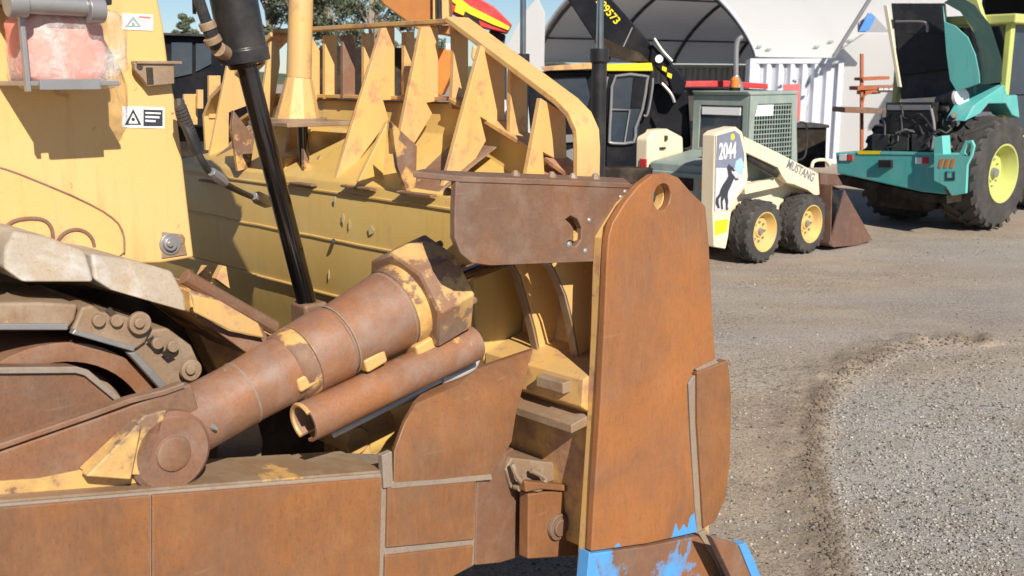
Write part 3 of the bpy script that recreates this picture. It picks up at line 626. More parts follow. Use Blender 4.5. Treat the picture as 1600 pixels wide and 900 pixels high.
# stickers
def sticker(x0, y0, x1, y1, tri):
    st_ = MB().prism(PV([(x0, y0), (x1, y0 + 2), (x1, y1 + 2), (x0, y1)], vH - .003), L * .002).build('warning_sticker', M['sticker'], hs)
    if tri:
        b = MB(); b.prism(PV([(x0 + 4, y1 - 4), (x0 + 17, y0 + 4), (x0 + 30, y1 - 4)], vH - .0035), -L * .001, [PV([(x0 + 9, y1 - 6), (x0 + 17, y0 + 10), (x0 + 25, y1 - 6)], vH - .0035)])
        b.prism(circ(V(x0 + 17, (y0 + y1) / 2 + 4, vH - .0035), F, UP, .007, 8), -L * .001); b.build('warning_triangle', M['green_ink'] if x1 < 240 else M['ink'], st_)
        b = MB()
        if x1 > 245: b.prism(PV([(x0 + 33, y0 + 5), (x1 - 3, y0 + 6), (x1 - 3, y1 - 2), (x0 + 33, y1 - 2)], vH - .0035), -L * .001); b.build('print_block', M['ink'], st_)
        else: b.prism(PV([(x0 + 26, y0 + 4), (x1 - 4, y0 + 5), (x1 - 4, y0 + 8), (x0 + 26, y0 + 7)], vH - .0035), -L * .001); b.build('print_block', M['pinkc'], st_)
        if x1 > 245:
            b = MB()
            for r0, r1, xx1 in ((9, 11.5, x1 - 6), (15, 18, x1 - 8), (21, 24, x1 - 14)): b.prism(PV([(x0 + 36, y0 + r0), (xx1, y0 + r0 + 1), (xx1, y0 + r1 + 1), (x0 + 36, y0 + r1)], vH - .005), -L * .001)
            b.build('print_line', M['sticker'], st_)
M['pinkc'] = plain('red_print', (.6, .2, .16), .5, dirt=0)
sticker(191, 21, 239, 46, True); sticker(191, 166, 257, 199, True)
# lamp bracket tray on the guard
b = MB(); b.prism(PV([(18, -8), (176, -16), (176, 8), (20, 4)], vH - .28), L * .28); b.build('bracket_bar', M['black'], hs, .006)
b = MB(); b.cyl(V(14, 4, vH - .32), V(158, 12, vH - .32), .032); b.cyl(V(10, 4, vH - .33), V(40, 5, vH - .33), .045); b.cyl(V(135, 14, vH - .33), V(160, 15, vH - .33), .045); b.build('clamp_bar', M['steel'], hs, .004)
b = MB(); b.box(V(92, 130, vH - .16), F * .15, L * .15, UP * .008); b.box(V(36, 60, vH - .30), F * .008, L * .012, UP * .17); b.box(V(110, 132, vH - .32), F * .10, L * .006, UP * .018); b.build('bracket_tray', M['steel'], hs, .003)
# hoses
b = MB(); b.tube([V(280, 158, 3.75), V(283, 180, 3.72), V(295, 205, 3.7), V(308, 235, 3.7)], .020, 10)
for i in range(14):
    p = V(281 + i * 2.0, 166 + i * 5.2, 3.705); b.tube([p, p + (V(283 + i * 2.0, 170 + i * 5.2, 3.705) - p)], .024, 10, 1)
b.tube([V(308, 235, 3.7), V(322, 262, 3.7), V(345, 283, 3.8), V(370, 297, 4.1), V(392, 307, 4.4)], .014, 10)
b.build('hydraulic_hose', M['hose'], hs)
b = MB(); b.lathe(V(330, 268, 3.7), V(352, 286, 3.74), [(0, .018), (.5, .024), (1, .018)], 8); b.lathe(V(396, 306, 4.5), V(422, 318, 4.6), [(0, .02), (.3, .035), (.7, .035), (1, .02)], 8); b.build('hose_coupling', M['steel'], hs, .002)
b = MB(); b.tube([V(298, -70, 3.7), V(305, -20, 3.7), V(314, 10, 3.7), V(325, 42, 3.7)], .022, 10); b.tube([V(325, 42, 3.7), V(330, 55, 3.7), V(338, 72, 3.72), V(350, 92, 3.75)], .026, 10); b.tube([V(302, -70, 3.75), V(303, 0, 3.75), V(304, 22, 3.75)], .008, 6); b.build('hydraulic_hose', M['hose'], hs)
b = MB(); b.cyl(V(322, 34, 3.7), V(327, 46, 3.7), .032); b.cyl(V(330, 58, 3.69), V(335, 68, 3.69), .034); b.cyl(V(340, 76, 3.7), V(352, 84, 3.74), .03); b.build('hose_coupling', M['dusty'], hs, .003)
# --- near lift cylinder
vL = 4.3
c0 = V(352, -70, vL); c1 = V(384, 97, vL); axd = (c1 - c0).normalized()
b = MB(); b.lathe(c0 - axd * .5, c1, [(0, .106), (.93, .106), (.94, .113), (1, .113)], 32); lc = b.build('lift_cylinder', M['black'], dz, .004)
e = V(484, 492, vL); b = MB(); b.lathe(c1, e, [(0, .048), (1, .048)], 28); b.lathe(c1, c1 + (e - c1).normalized() * .02, [(0, .085), (1, .08)], 28); b.build('cylinder_rod', M['oilrod'], lc)
b = MB(); b.tube([c1 - F * .1 + UP * .01, c1 - L * .1, c1 + F * .1 + UP * .03, c1 + F * .11 + UP * .02], .010, 6); b.build('gland_ring', M['brown'], lc)
b = MB(); b.box(V(484, 498, vL), F * .07, L * .07, UP * .09); b.build('rod_eye', M['brown'], lc, .02)
# --- far lift cylinder: yellow tube, cone foot, flange, rod
vQ = 4.9
q0 = V(474, -140, vQ); q1 = V(467, 122, vQ)
b = MB(); b.cyl(q0, q1, .062, .068, 28)
ly = b.build('lift_cylinder', M['yellow'], dz)
b = MB(); q2 = V(465, 190, vQ); b.lathe(q1, q2, [(0, .072), (1, .13)], 10); b.build('cone_foot', M['yellow'], ly, .006, smooth=20)
b = MB(); b.box(q2 + F * .03 + L * .0 - UP * .008, F * .22, L * .20, UP * .012); b.cyl(q2 - UP * .0, q2 + UP * .02, .16); b.build('foot_flange', M['dusty'], ly, .004)
b = MB(); b.cyl(q2 + F * .03, q2 + F * .03 - UP * .42, .03); b.build('cylinder_rod', M['oilrod'], ly)
b = MB(); b.prism([q2 + F * a + UP * z - L * .10 for a, z in ((-.04, -.55), (.10, -.55), (.08, -.18), (.02, -.26), (-.03, -.14))], L * .03); b.prism([q2 + F * a + UP * z + L * .10 for a, z in ((-.04, -.55), (.10, -.55), (.08, -.18), (.02, -.2), (-.03, -.2))], L * .03); b.build('rod_clevis', M['brown_yel'], ly, .004)
# --- track
vK = 3.45
tf = MB().prism(PV([(-140, 578), (118, 576), (135, 580), (204, 638), (250, 660), (260, 800), (-140, 900)], vK - .17), L * .1).build('track_frame', M['brown'], dz, .012)
b = MB(); b.prism(PV([(-140, 574), (118, 572), (136, 577), (206, 637), (196, 640), (130, 586), (116, 582), (-140, 584)], vK - .175), -L * .012); b.build('frame_lip', M['weld'], tf, .003)
ci = V(82, 708, vK); RI = 193 * ci.y / 1634
b = MB(); b.lathe(ci - L * .05, ci + L * .35, [(0, RI * .84), (0, RI * .93), (.02, RI), (.98, RI), (1, RI * .93), (1, RI * .84)], 56, cap=False); 
idl = b.build('idler_wheel', M['brown'], dz, .0, smooth=40)
b = MB(); b.lathe(ci + L * .05, ci + L * .10, [(0, RI * .76), (1, RI * .80)], 48); b.build('idler_hub', M['dusty'], idl, smooth=40)
tr = MB().prism(PV([(-140, 440), (150, 452), (300, 490), (330, 560), (380, 620), (360, 760), (-140, 760)], vK + .42), L * .1).build('track', M['dark'], dz)
def shoe(px, v, mat='shoe', th=.035, w_=.0):
    return MB().prism(PV(px, v), L * .05 + F * .0, ).build('track_shoe', M[mat], tr, .012)
def fatshoe(px, v, mat='shoe', depth=.5, lean=.10):
    # near lip leans out towards the camera: top edge set back by lean
    n = len(px); ys = [p[1] for p in px]; y0, y1 = min(ys), max(ys)
    a = [V(x, y, v + lean * (1 - (y - y0) / (y1 - y0))) for x, y in px]
    vs = a + [p + L * depth for p in a]; fs = [list(range(n)), [n + i for i in reversed(range(n))]] + [[i, (i + 1) % n, (i + 1) % n + n, i + n] for i in range(n)]
    cx = sum((p for p in a), Vector()) / n
    vs.append(cx - L * .006); fs[0] = [0, 1, len(vs) - 1]
    fs += [[i, (i + 1) % n, len(vs) - 1] for i in range(1, n)]
    return MB().add(vs, fs).build('track_shoe', M[mat], tr, .012, smooth=40)
fatshoe([(-150, 372), (-8, 372), (2, 415), (-20, 440), (-150, 440)], 3.36)
fatshoe([(8, 388), (22, 360), (70, 368), (134, 392), (143, 420), (148, 441), (36, 441), (6, 420)], 3.36)
fatshoe([(142, 396), (200, 404), (270, 424), (290, 462), (294, 488), (230, 470), (172, 453), (146, 436)], 3.36)
fatshoe([(296, 452), (340, 466), (412, 512), (440, 560), (392, 556), (330, 512), (300, 490)], 3.40, 'brown_yel')
b = MB(); b.prism(PV([(300, 460), (345, 470), (405, 505), (415, 530), (360, 518), (305, 490)], 3.385), L * .02); b.build('track_shoe', M['yellow_worn'], tr, .01)
# lower row: chain links with shoes behind
for px, v in (([(-150, 476), (60, 472), (124, 475), (118, 500), (108, 514), (-150, 514)], 3.36), ([(128, 480), (146, 476), (158, 486), (190, 492), (242, 508), (228, 536), (212, 548), (160, 532), (112, 518)], 3.36), ([(204, 552), (232, 516), (262, 512), (300, 540), (316, 575), (312, 592), (258, 618), (248, 602)], 3.38)):
    MB().prism(PV(px, v), L * .5).build('track_link', M['dusty'], tr, .012)
b = MB()
for px in ([(-150, 505), (108, 506), (106, 516), (-150, 516)], [(118, 514), (212, 542), (210, 550), (112, 522)], [(200, 552), (212, 550), (266, 606), (258, 616)]): b.prism(PV(px, 3.345), L * .03)
b.build('grouser_edge', M['steel'], tr, .004)
b = MB()
for x, y in ((216, 504), (296, 577)):
    ringdisc(V(x, y, 3.35), L, .04, b, .02); ringdisc(V(x, y, 3.33), L, .018, b, .015)
for x, y in ((152, 500), (244, 535), (268, 540), (180, 500)): ringdisc(V(x, y, 3.36), L, .022, b, .02)
b.build('link_pin', M['dusty'], tr, .003)
b = MB(); b.prism(PV([(164, 484), (172, 480), (186, 494), (178, 500)], 3.355), -L * .003); b.prism(PV([(228, 532), (240, 524), (236, 540)], 3.355), -L * .003); b.prism(PV([(252, 552), (262, 544), (274, 556), (262, 562)], 3.355), -L * .003); b.build('link_gap', M['dark'], tr)
# strut and yellow front frame behind the tilt cylinder
b = MB(); q = [V(288, 432, 3.62), V(350, 468, 3.62), (V(428, 512, 3.62))]; b.tube(q, .03, 10, 1); b.build('brace_bar', M['brown'], tf)
b = MB(); b.prism(PV([(290, 438), (330, 462), (430, 512), (440, 640), (380, 660), (330, 560), (300, 500)], 3.75), L * .3); b.build('track_guard', M['yellow_worn'], tf, .01)
b = MB()
for a in (0, 26): b.prism(PV([(322 + a, 416), (328 + a, 416), (334 + a, 452), (312 + a, 436)], 4.4), L * .05)
b.build('hood_bracket', M['yellow'], hs, .004)
# dirt-packed clutter below the cylinder: cross tube, clamps
b = MB(); b.cyl(V(560, 690, 3.5), V(700, 640, 3.5), .09); b.build('cross_tube', M['ochre'], tf, .006)
b = MB(); b.cyl(V(582, 672, 3.42), V(582, 672, 3.42) + L * .3, .12); b.cyl(V(560, 690, 3.4), V(560, 690, 3.4) + L * .3, .06)
b.prism(PV([(545, 700), (560, 650), (600, 640), (640, 640), (660, 700), (640, 740), (545, 740)], 3.6), L * .2); b.build('cross_member', M['yellow_worn'], tf, .01)
b = MB(); b.prism(PV([(340, 690), (400, 640), (412, 690), (405, 760), (340, 760)], 3.42), L * .25); b.build('frame_foot', M['dusty'], tf, .01)
b = MB(); b.prism([D(1.3, 3.9, .15), D(2.7, 3.9, .15), D(2.5, 3.9, .75), D(1.3, 3.9, .95)], L * 1.7); b.build('belly_guard', M['dark'], tf, .02)
b = MB(); b.prism([D(-2.5, 3.5, -.26), D(1.6, 3.5, -.26), D(1.6, 3.5, .8), D(-2.5, 3.5, .8)], L * .5); b.build('lower_track', M['dark'], tf, .02)
b = MB(); b.prism([D(-2.6, 4.1, .6), D(1.9, 4.1, .6), D(1.9, 4.1, 1.35), D(-2.6, 4.1, 1.35)], L * 1.35); b.build('main_frame', M['dusty'], tf, .02)
# near arm mounted lower bracket hidden parts give the arm its far partner
MB().prism([D(-.5, 6.2, .75), D(3.1, 6.2, .4), D(3.1, 6.2, .1), D(-.5, 6.2, .35)], L * .3).build('push_arm', M['rust_arm'], dz, .01)
# --- wrapped bundle on the tray
wb = thing('wrapped_bundle', 'pink bundle wrapped in crumpled clear plastic, held in the steel bracket on the bulldozer', 'bundle', V(100, 128, vH - .14), AD)
def crumple(c, hx, hy, hz, amp, seed, nx=26, nz=22, sag=.0):
    rr = np.random.default_rng(seed); b = MB(); vs = []; fs = []
    for j in range(nz + 1):
        ph = -math.pi / 2 + math.pi * j / nz
        for i in range(nx):
            th = 2 * math.pi * i / nx
            def se(c_, e_): return math.copysign(abs(c_) ** e_, c_)
            x = se(math.cos(ph), .35) * se(math.cos(th), .4); y = se(math.cos(ph), .35) * se(math.sin(th), .4); z = se(math.sin(ph), .35)
            f = 1 + amp * (math.sin(5 * x + 7 * z + seed) * .6 + math.sin(13 * z - 9 * x + 4 * y) * .4 + rr.uniform(-.5, .5))
            vs.append(c + F * x * hx * f + L * y * hy * f + UP * z * hz * f)
    for j in range(nz):
        for i in range(nx): k = (i + 1) % nx; fs.append([j * nx + i, j * nx + k, (j + 1) * nx + k, (j + 1) * nx + i])
    return b.add(vs, fs)
M['pink'] = plain('pink_cloth', (.80, .30, .24), .8, 0, .12, 9, .4, .15, (.85, .6, .5))
s = NT('clear_plastic'); s.out((.86, .84, .80), .22); s.p.inputs['Transmission Weight'].default_value = .0
tr_ = s.n.new('ShaderNodeBsdfTransparent'); mx = s.n.new('ShaderNodeMixShader'); s.l.new(s.ramp(s.noise(4, 5, .6, dist=1.5), [(.40, .10), (.65, .60)]), mx.inputs[0]); s.l.new(tr_.outputs[0], mx.inputs[1]); s.l.new(s.p.outputs[0], mx.inputs[2]); s.l.new(mx.outputs[0], s.n['Material Output'].inputs[0])
s.bump(s.noise(16, 5, .6, dist=2.0), .8, .02); M['plastic'] = s.m
crumple(V(88, 78, vH - .16), .14, .12, .12, .03, 2).build('bundle', M['pink'], wb, smooth=60)
crumple(V(104, 76, vH - .16), .175, .14, .135, .05, 5).build('plastic_wrap', M['plastic'], wb, smooth=60)
#%%BACK
# ------------------------------------------------------------------ skid steer loader
M['sage'] = painted('sage_paint', (.27, .34, .31), (.24, .31, .28), rust=.12, dust=.55, dcol=(.42, .42, .36), scale=6, off=3, edge=False)
M['cream'] = painted('cream_paint', (.86, .74, .53), (.80, .67, .45), rust=.05, dust=.2, dcol=(.6, .5, .38), scale=6, off=8, edge=False)
M['rubber'] = plain('tyre_rubber', (.045, .042, .040), .85, 0, .3, 9, .4, .45, (.14, .12, .10))
M['rim'] = painted('rim_yellow', (.74, .54, .18), (.68, .42, .12), rust=.22, dust=.5, scale=7, edge=False)
M['glass'] = plain('dark_glass', (.035, .05, .07), .06, 0, .2, 3, 0, .1)
M['mural_sky'] = plain('mural_grey', (.20, .22, .30), .5, dirt=.1)
M['mural_pale'] = plain('mural_pale', (.62, .58, .60), .5, dirt=.1)
M['mural_blue'] = plain('mural_blue', (.36, .55, .80), .5, dirt=.1)
M['buck'] = rusty('bucket_rust', a=(.20, .12, .10), b=(.24, .12, .08), c=(.13, .085, .075), amt=.5, dust=.2, off=50)
M['red'] = plain('red_paint', (.55, .03, .035), .5)
M['orange'] = plain('orange_paint', (.75, .20, .02), .5); M['rackr'] = plain('rack_rust', (.42, .11, .04), .7)
M['pinkred'] = plain('faded_red', (.70, .14, .14), .6)
def rot(v, ax_, a): return Matrix.Rotation(a, 3, ax_) @ v
def wheel(parent, c, n, rad, wid, rimr, lugs, mt, mrim, hubs=8, lugh=.04, sk=1):
    """c centre of the outer face, n outward axis"""
    up = UP; fw = up.cross(n).normalized()
    b = MB(); w2 = wid
    b.lathe(c - n * w2, c, [(0, rimr), (0, rimr * 1.06), (.02, rad * .88), (.12, rad * .955), (.88, rad * .955), (.98, rad * .88), (1, rimr * 1.06), (1, rimr)], 48, cap=False)
    for sd in (0, 1):
        for i in range(lugs):
            a = 2 * math.pi * (i + .5 * sd) / lugs; da = .42 / (lugs / 18)
            quad = []
            for (t, aa) in ((.02, 0), (.55, da)):
                tt = (-w2 * t) if sd == 0 else (-w2 * (1 - t))
                for e in (-.5, .5):
                    ang = a + aa * sk + e * 2 * math.pi / lugs * .42
                    for rr in ((rad * .86 if t < .1 else rad * .94), (rad * .97 if t < .1 else rad)):
                        quad.append(c + n * tt + fw * math.cos(ang) * rr + up * math.sin(ang) * rr)
            q = quad; b.add(q, [[0, 1, 3, 2], [4, 6, 7, 5], [0, 4, 5, 1], [2, 3, 7, 6], [0, 2, 6, 4], [1, 5, 7, 3]])
    wh = b.build('wheel', mt, parent, .0, smooth=35)
    b = MB(); b.lathe(c - n * w2 * .9, c + n * .0, [(0, rimr * .9), (.55, rimr * .82), (.62, rimr * .3), (.62, rimr * .3), (.56, rimr * .82), (.8, rimr * .92), (1.0, rimr * 1.03), (1.02, rimr * 1.05), (1.02, rimr * .99), (.8, rimr * .86), (.64, rimr * .78), (.64, rimr * .32), (.72, rimr * .28), (.72, 0.001)], 40, cap=False)
    rm = b.build('rim', mrim, wh, smooth=35)
    b = MB()
    for i in range(hubs):
        a = 2 * math.pi * i / hubs; p = c - n * w2 * .31 + (fw * math.cos(a) + up * math.sin(a)) * rimr * .5
        b.lathe(p, p + n * .02, [(0, .014), (1, .013)], 6)
    b.lathe(c - n * w2 * .26, c - n * w2 * .15, [(0, rimr * .2), (1, rimr * .16)], 16); b.build('wheel_nut', M['steel'], rm)
    return wh
SK = Fr(ZP(1192, 412), R(42))
sk = thing('skid_steer_loader', 'small sage green and cream skid steer loader with a rearing horse painted on its side', 'skid steer loader', SK.o, R(42))
def KL(pts, l): return [SK.L(a, b_, l) for a, b_ in pts]
def KF(pts, f): return [SK.F(a, b_, f) for a, b_ in pts]
rw = SK.L(1195, 366, 0); rr_ = rw.z
fw_ = SK.L(1268, 351, 0)
for c in (rw, fw_):
    c = Vector((c.x, c.y, .375)); wheel(sk, c, -SK.l, .375, .28, .225, 20, M['rubber'], M['rim'])
    wheel(sk, c + SK.l * 1.55, SK.l, .375, .28, .225, 20, M['rubber'], M['rim'])
# chassis side (behind the wheels)
b = MB(); b.prism(KL([(1128, 292), (1175, 282), (1228, 280), (1262, 296), (1282, 312), (1282, 365), (1120, 372)], .30), SK.l * 1.0); b.build('chassis', M['cream'], sk, .015)
b = MB(); b.prism(KL([(1163, 290), (1223, 276), (1228, 283), (1224, 291), (1165, 304)], .16), SK.l * .10); b.build('step_beam', M['cream'], sk, .008)
# rear engine body
b = MB(); pr_ = [(1000, 250), (1103, 250)]
R0 = SK.F(1102, 250, -.55); 
def SKB(f0, f1, l0, l1, z0, z1, name, m, bev=.01, parent=None):
    return MB().fbox(SK, f0, f1, l0, l1, z0, z1).build(name, m, parent or sk, bev)
zt = SK.L(1110, 228, .32).z
SKB(-.62, .35, .33, 1.25, .38, 1.16, 'engine_housing', M['sage'], .03)
b = MB(); b.prism([SK(-.60, .36, 1.165), SK(.38, .36, 1.30), SK(.38, 1.22, 1.30), SK(-.60, 1.22, 1.165)], -UP * .03); b.build('engine_hood', M['sage'], sk, .015)
SKB(-.655, -.622, .40, 1.18, .62, 1.06, 'rear_door', M['sage'], .02)
SKB(-.675, -.656, .55, 1.05, .86, 1.0, 'rear_grille', M['dark'], .004)
SKB(-.30, -.12, .58, .72, 1.245, 1.285, 'hood_vent', M['black_mat'], .004)
b = MB(); p = SK(-.25, .42, 1.22); b.lathe(p, p + UP * .06, [(0, .04), (1, .03)], 12)
for k_ in range(5): b.box(p + UP * .08, rot(SK.f, UP, k_ * 1.2) * .07, rot(SK.l, UP, k_ * 1.2) * .015, UP * .012)
b.build('fuel_cap', M['black'], sk)
for l_ in (.38, 1.12):
    b = MB(); b.box(SK(-.63, l_ + .04, .94), SK.f * .03, SK.l * .035, UP * .06); b.build('tail_light', M['orange'], sk, .01)
# far lift tower (cream, rounded top)
b = MB(); b.prism([SK(f_, 1.28, z_) for f_, z_ in ((-.62, .9), (-.62, 1.42), (-.50, 1.52), (-.25, 1.53), (0.05, 1.42), (.1, .9))], SK.l * .2); b.build('lift_tower', M['cream'], sk, .03)
b = MB(); b.box(SK(-.625, 1.34, 1.12), SK.f * .01, SK.l * .05, UP * .06); b.build('reflector', M['red'], sk, .004)
b = MB(); b.box(SK(-.3, 1.27, 1.42), SK.f * .02, SK.l * .015, UP * .03); b.box(SK(-.36, 1.27, 1.30), SK.f * .05, SK.l * .015, UP * .012); b.build('tower_slot', M['dark'], sk)
# near lift tower with mural
lt = .02
tower = [(1117, 211), (1124, 205), (1150, 198), (1160, 206), (1166, 235), (1169, 275), (1167, 290), (1150, 312), (1142, 335), (1138, 370), (1134, 389), (1116, 386), (1114, 330)]
tw = MB().prism(KL(tower, lt), SK.l * .17).build('lift_tower', M['cream'], sk, .012)
b = MB(); b.prism(KL([(1121, 212), (1148, 204), (1156, 210), (1163, 240), (1163, 262), (1119, 262)], lt - .006), SK.l * .004); b.build('mural_panel', M['mural_sky'], tw, 0)
b = MB(); b.prism(KL([(1119, 262.3), (1163, 262.3), (1165, 288), (1148, 308), (1140, 328), (1117, 330)], lt - .006), SK.l * .004); b.build('mural_panel', M['mural_pale'], tw, 0)
b = MB(); b.prism(circ(SK.L(1145, 214, lt - .008), SK.f, UP, .035, 16), SK.l * .001); b.build('mural_sun', M['yellow_ink'], tw, 0)
b = MB(); b.prism([SK.L(x, y, lt - .008) for x, y in ((1150, 252), (1158, 246), (1163, 256), (1160, 272), (1152, 270), (1148, 262))], SK.l * .001); b.build('mural_cloud', M['mural_blue'], tw, 0)
text('2044', SK.L(1123, 249, lt - .009), SK.f, UP, .25, M['sticker'], tw, 'fleet_number', xs=.62)
horse = [(1139, 256), (1141, 259), (1145, 261), (1149, 266), (1147, 268), (1143, 266), (1144, 271), (1147, 274), (1150, 279), (1153, 278), (1152, 274), (1154, 281), (1149, 282), (1147, 279), (1145, 284), (1142, 291), (1138, 299), (1137, 307), (1138, 314), (1137, 322), (1138, 328), (1134, 328), (1134, 318), (1132, 309), (1129, 315), (1130, 327), (1127, 327), (1126, 314), (1127, 306), (1123, 311), (1123, 318), (1125, 325), (1122, 326), (1118, 318), (1119, 309), (1124, 303), (1126, 296), (1130, 288), (1135, 281), (1138, 275), (1137, 268), (1136, 262)]
b = MB(); b.prism(KL(horse, lt - .009), SK.l * .001); b.build('horse_mark', M['ink'], tw, 0, smooth=0)
b = MB(); b.prism(KL([(1118, 212), (1119, 212), (1117, 330), (1116, 330)], lt - .004), SK.l * .003); b.build('tower_seam', M['mural_sky'], tw, 0)
b = MB(); b.prism(KL([(1117, 345), (1138, 342), (1136, 362), (1117, 368)], lt - .005), SK.l * .004); b.build('yellow_decal', M['yellow_ink'], tw, 0)
M['letter_grey'] = plain('letter_grey', (.16, .18, .22), .5, dirt=.1)
# lift arm
arm_ = [(1163, 213), (1190, 226), (1215, 238), (1279, 271), (1281, 304), (1274, 306), (1262, 297), (1240, 288), (1230, 286), (1222, 275), (1216, 262), (1164, 238)]
la = MB().prism(KL(arm_, .05), SK.l * .12).build('lift_arm', M['cream'], sk, .01)
text('MUSTANG', SK.L(1228, 261, .048), (SK.L(1275, 287, .048) - SK.L(1228, 261, .048)), UP, .15, M['letter_grey'], la, 'arm_lettering', shear=.2, xs=.9)
b = MB(); b.cyl(SK.L(1165, 246, .12), SK.L(1212, 272, .12), .045); b.build('lift_ram', M['black'], sk)
b = MB(); b.cyl(SK.L(1212, 272, .12), SK.L(1226, 279, .12), .02); b.build('ram_rod', M['chrome'], sk)
MB().prism([p + SK.l * 1.45 for p in KL(arm_, .05)], SK.l * .12).build('lift_arm', M['cream'], sk, .01)
# cab: rear wall, side walls, roof
l0, l1 = .36, 1.20
f0 = .12
zr = SK.L(1158, 150, l0).z
ca = MB().prism([SK(f0, l0, zr), SK(f0 + .98, l0, zr - .0), SK(f0 + 1.02, l0, zr + .05), SK(f0 - .06, l0, zr + .05)], SK.l * (l1 - l0)).build('cab_roof', M['sage'], sk, .02)
side_o = [(f0, 1.15), (f0, zr), (f0 + .98, zr), (f0 + 1.0, 1.5), (f0 + 1.08, .9), (f0 + .2, .9)]
side_h = [(f0 + .10, 1.32), (f0 + .10, zr - .22), (f0 + .16, zr - .10), (f0 + .86, zr - .10), (f0 + .88, zr - .2), (f0 + .93, 1.12), (f0 + .55, 1.12)]
MB().fbox(SK, f0 + .05, f0 + .95, l1 - .022, l1 - .01, 1.12, zr - .08).build('side_window', M['black_mat'], sk)
MB().fbox(SK, f0 + .965, f0 + .975, l0 + .04, l1 - .04, .95, zr - .02).build('front_window', M['glass'], sk)
for l_ in (l0, l1 - .03):
    cs_ = MB().prism([SK(a, l_, z) for a, z in side_o], SK.l * .03, [[SK(a, l_, z) for a, z in side_h]]).build('cab_side', M['sage'], sk, .006)
    b = MB()
    if l_ == l0:
        for i in range(15):
            a = f0 + .10 + i * .055; b.box(SK(a, l_ + .015, 1.49), SK.f * .006, SK.l * .004, UP * .36)
        for i in range(13):
            z = 1.14 + i * .056; b.box(SK(f0 + .5, l_ + .016, z), SK.f * .41, SK.l * .004, UP * .006)
        b.build('window_mesh', M['sage'], cs_)
        b = MB(); b.prism([SK(f0 + .11, l_ + .006, zr - .24), SK(f0 + .48, l_ + .006, zr - .24), SK(f0 + .48, l_ + .006, zr - .11), SK(f0 + .16, l_ + .006, zr - .11)], SK.l * .004); b.build('window_sticker', M['white'], cs_)
b = MB(); ro = [(l0 + .031, 1.15), (l0 + .031, zr), (l1 - .031, zr), (l1 - .031, 1.15)]; rh = [(l0 + .10, 1.30), (l0 + .11, zr - .12), (l1 - .11, zr - .12), (l1 - .10, 1.30)]
rwl = b.prism([SK(f0, l, z) for l, z in ro], SK.f * .04, [[SK(f0, l, z) for l, z in rh]]).build('rear_wall', M['sage'], sk, .008)
b = MB(); b.fbox(SK, f0 + .015, f0 + .022, l0 + .09, l1 - .09, 1.29, zr - .11); b.build('rear_window', M['glass'], rwl)
b = MB(); b.fbox(SK, f0 - .004, f0 + .012, l0 + .14, l1 - .14, zr - .23, zr - .14); b.build('window_sticker', M['white'], rwl)
SKB(.25, .55, .55, 1.0, .95, 1.45, 'seat', M['black_mat'], .05)
SKB(.1, .12 , .4, 1.15, 1.16, 1.2, 'cab_sill', M['dark'], .0)
# exhaust and beacon
b = MB(); p = SK(f0 + .35, .85, zr + .05); b.cyl(p, p + UP * .04, .07); b.build('beacon_base', M['black'], sk); b = MB(); b.lathe(p + UP * .04, p + UP * .15, [(0, .05), (.7, .05), (1, .03)], 16); b.build('beacon', M['orange'], sk)
b = MB(); p = SK(f0 + .35, .85, zr + .05); b.cyl(p, p + UP * .04, .07); b.build('beacon_base', M['black'], sk); b = MB(); b.lathe(p + UP * .04, p + UP * .17, [(0, .055), (.7, .055), (1, .03)], 16); b.build('beacon', M['orange'], sk)
# bucket
B0 = SK.L(1320, 300, -.02)
bpr = [(1292, 382), (1286, 300), (1296, 290), (1320, 298), (1363, 375), (1340, 383), (1302, 386)]
bp = [SK.L(x, y, -.08) for x, y in bpr]
bk = MB()
bk.prism([bp[3], bp[4], bp[5], bp[6], bp[0] + SK.f * .06], SK.l * .02); bk.prism([p + SK.l * 1.68 for p in [bp[3], bp[4], bp[5], bp[6], bp[0] + SK.f * .06]], SK.l * .02)
bk.strip([bp[3], bp[2] + SK.f * .05, bp[0] + SK.f * .08, bp[6], bp[4]], [p + SK.l * 1.7 for p in [bp[3], bp[2] + SK.f * .05, bp[0] + SK.f * .08, bp[6], bp[4]]], SK.f * .015)
bkt = bk.build('bucket', M['buck'], sk, .004)
b = MB(); b.prism([SK.L(x, y, .12) for x, y in ((1280, 300), (1296, 292), (1312, 310), (1300, 384), (1284, 384))], SK.l * .06); b.prism([SK.L(x, y, .5) for x, y in ((1280, 300), (1296, 292), (1312, 310), (1300, 384), (1284, 384))], SK.l * .06); b.build('hitch_plate', M['black'], bkt, .004)
b = MB(); b.cyl(SK.L(1318, 308, .0), SK.L(1303, 380, .0), .018); b.build('hitch_rod', M['chrome'], bkt)
b = MB(); b.prism([SK.L(x, y, .1) for x, y in ((1282, 270), (1308, 272), (1318, 290), (1282, 288))], SK.l * 1.2); b.build('bucket_back', M['buck'], bkt, .006)
b = MB(); b.tube([SK.L(1268, 262, .35), SK.L(1272, 252, .35), SK.L(1288, 250, .35), SK.L(1296, 258, .35)], .022, 10); b.build('hose_guard', M['cream'], sk)
b = MB(); b.tube([SK(f0 + 1.03, l0 - .02, 1.6), SK(f0 + 1.12, l0 - .06, 1.55), SK(f0 + 1.13, l0 - .06, 1.2), SK(f0 + 1.05, l0, 1.12)], .012, 8); b.build('grab_handle', M['black'], sk)
SKB(.9, 1.5, .4, 1.2, .35, .95, 'foot_well', M['dark'], .02)

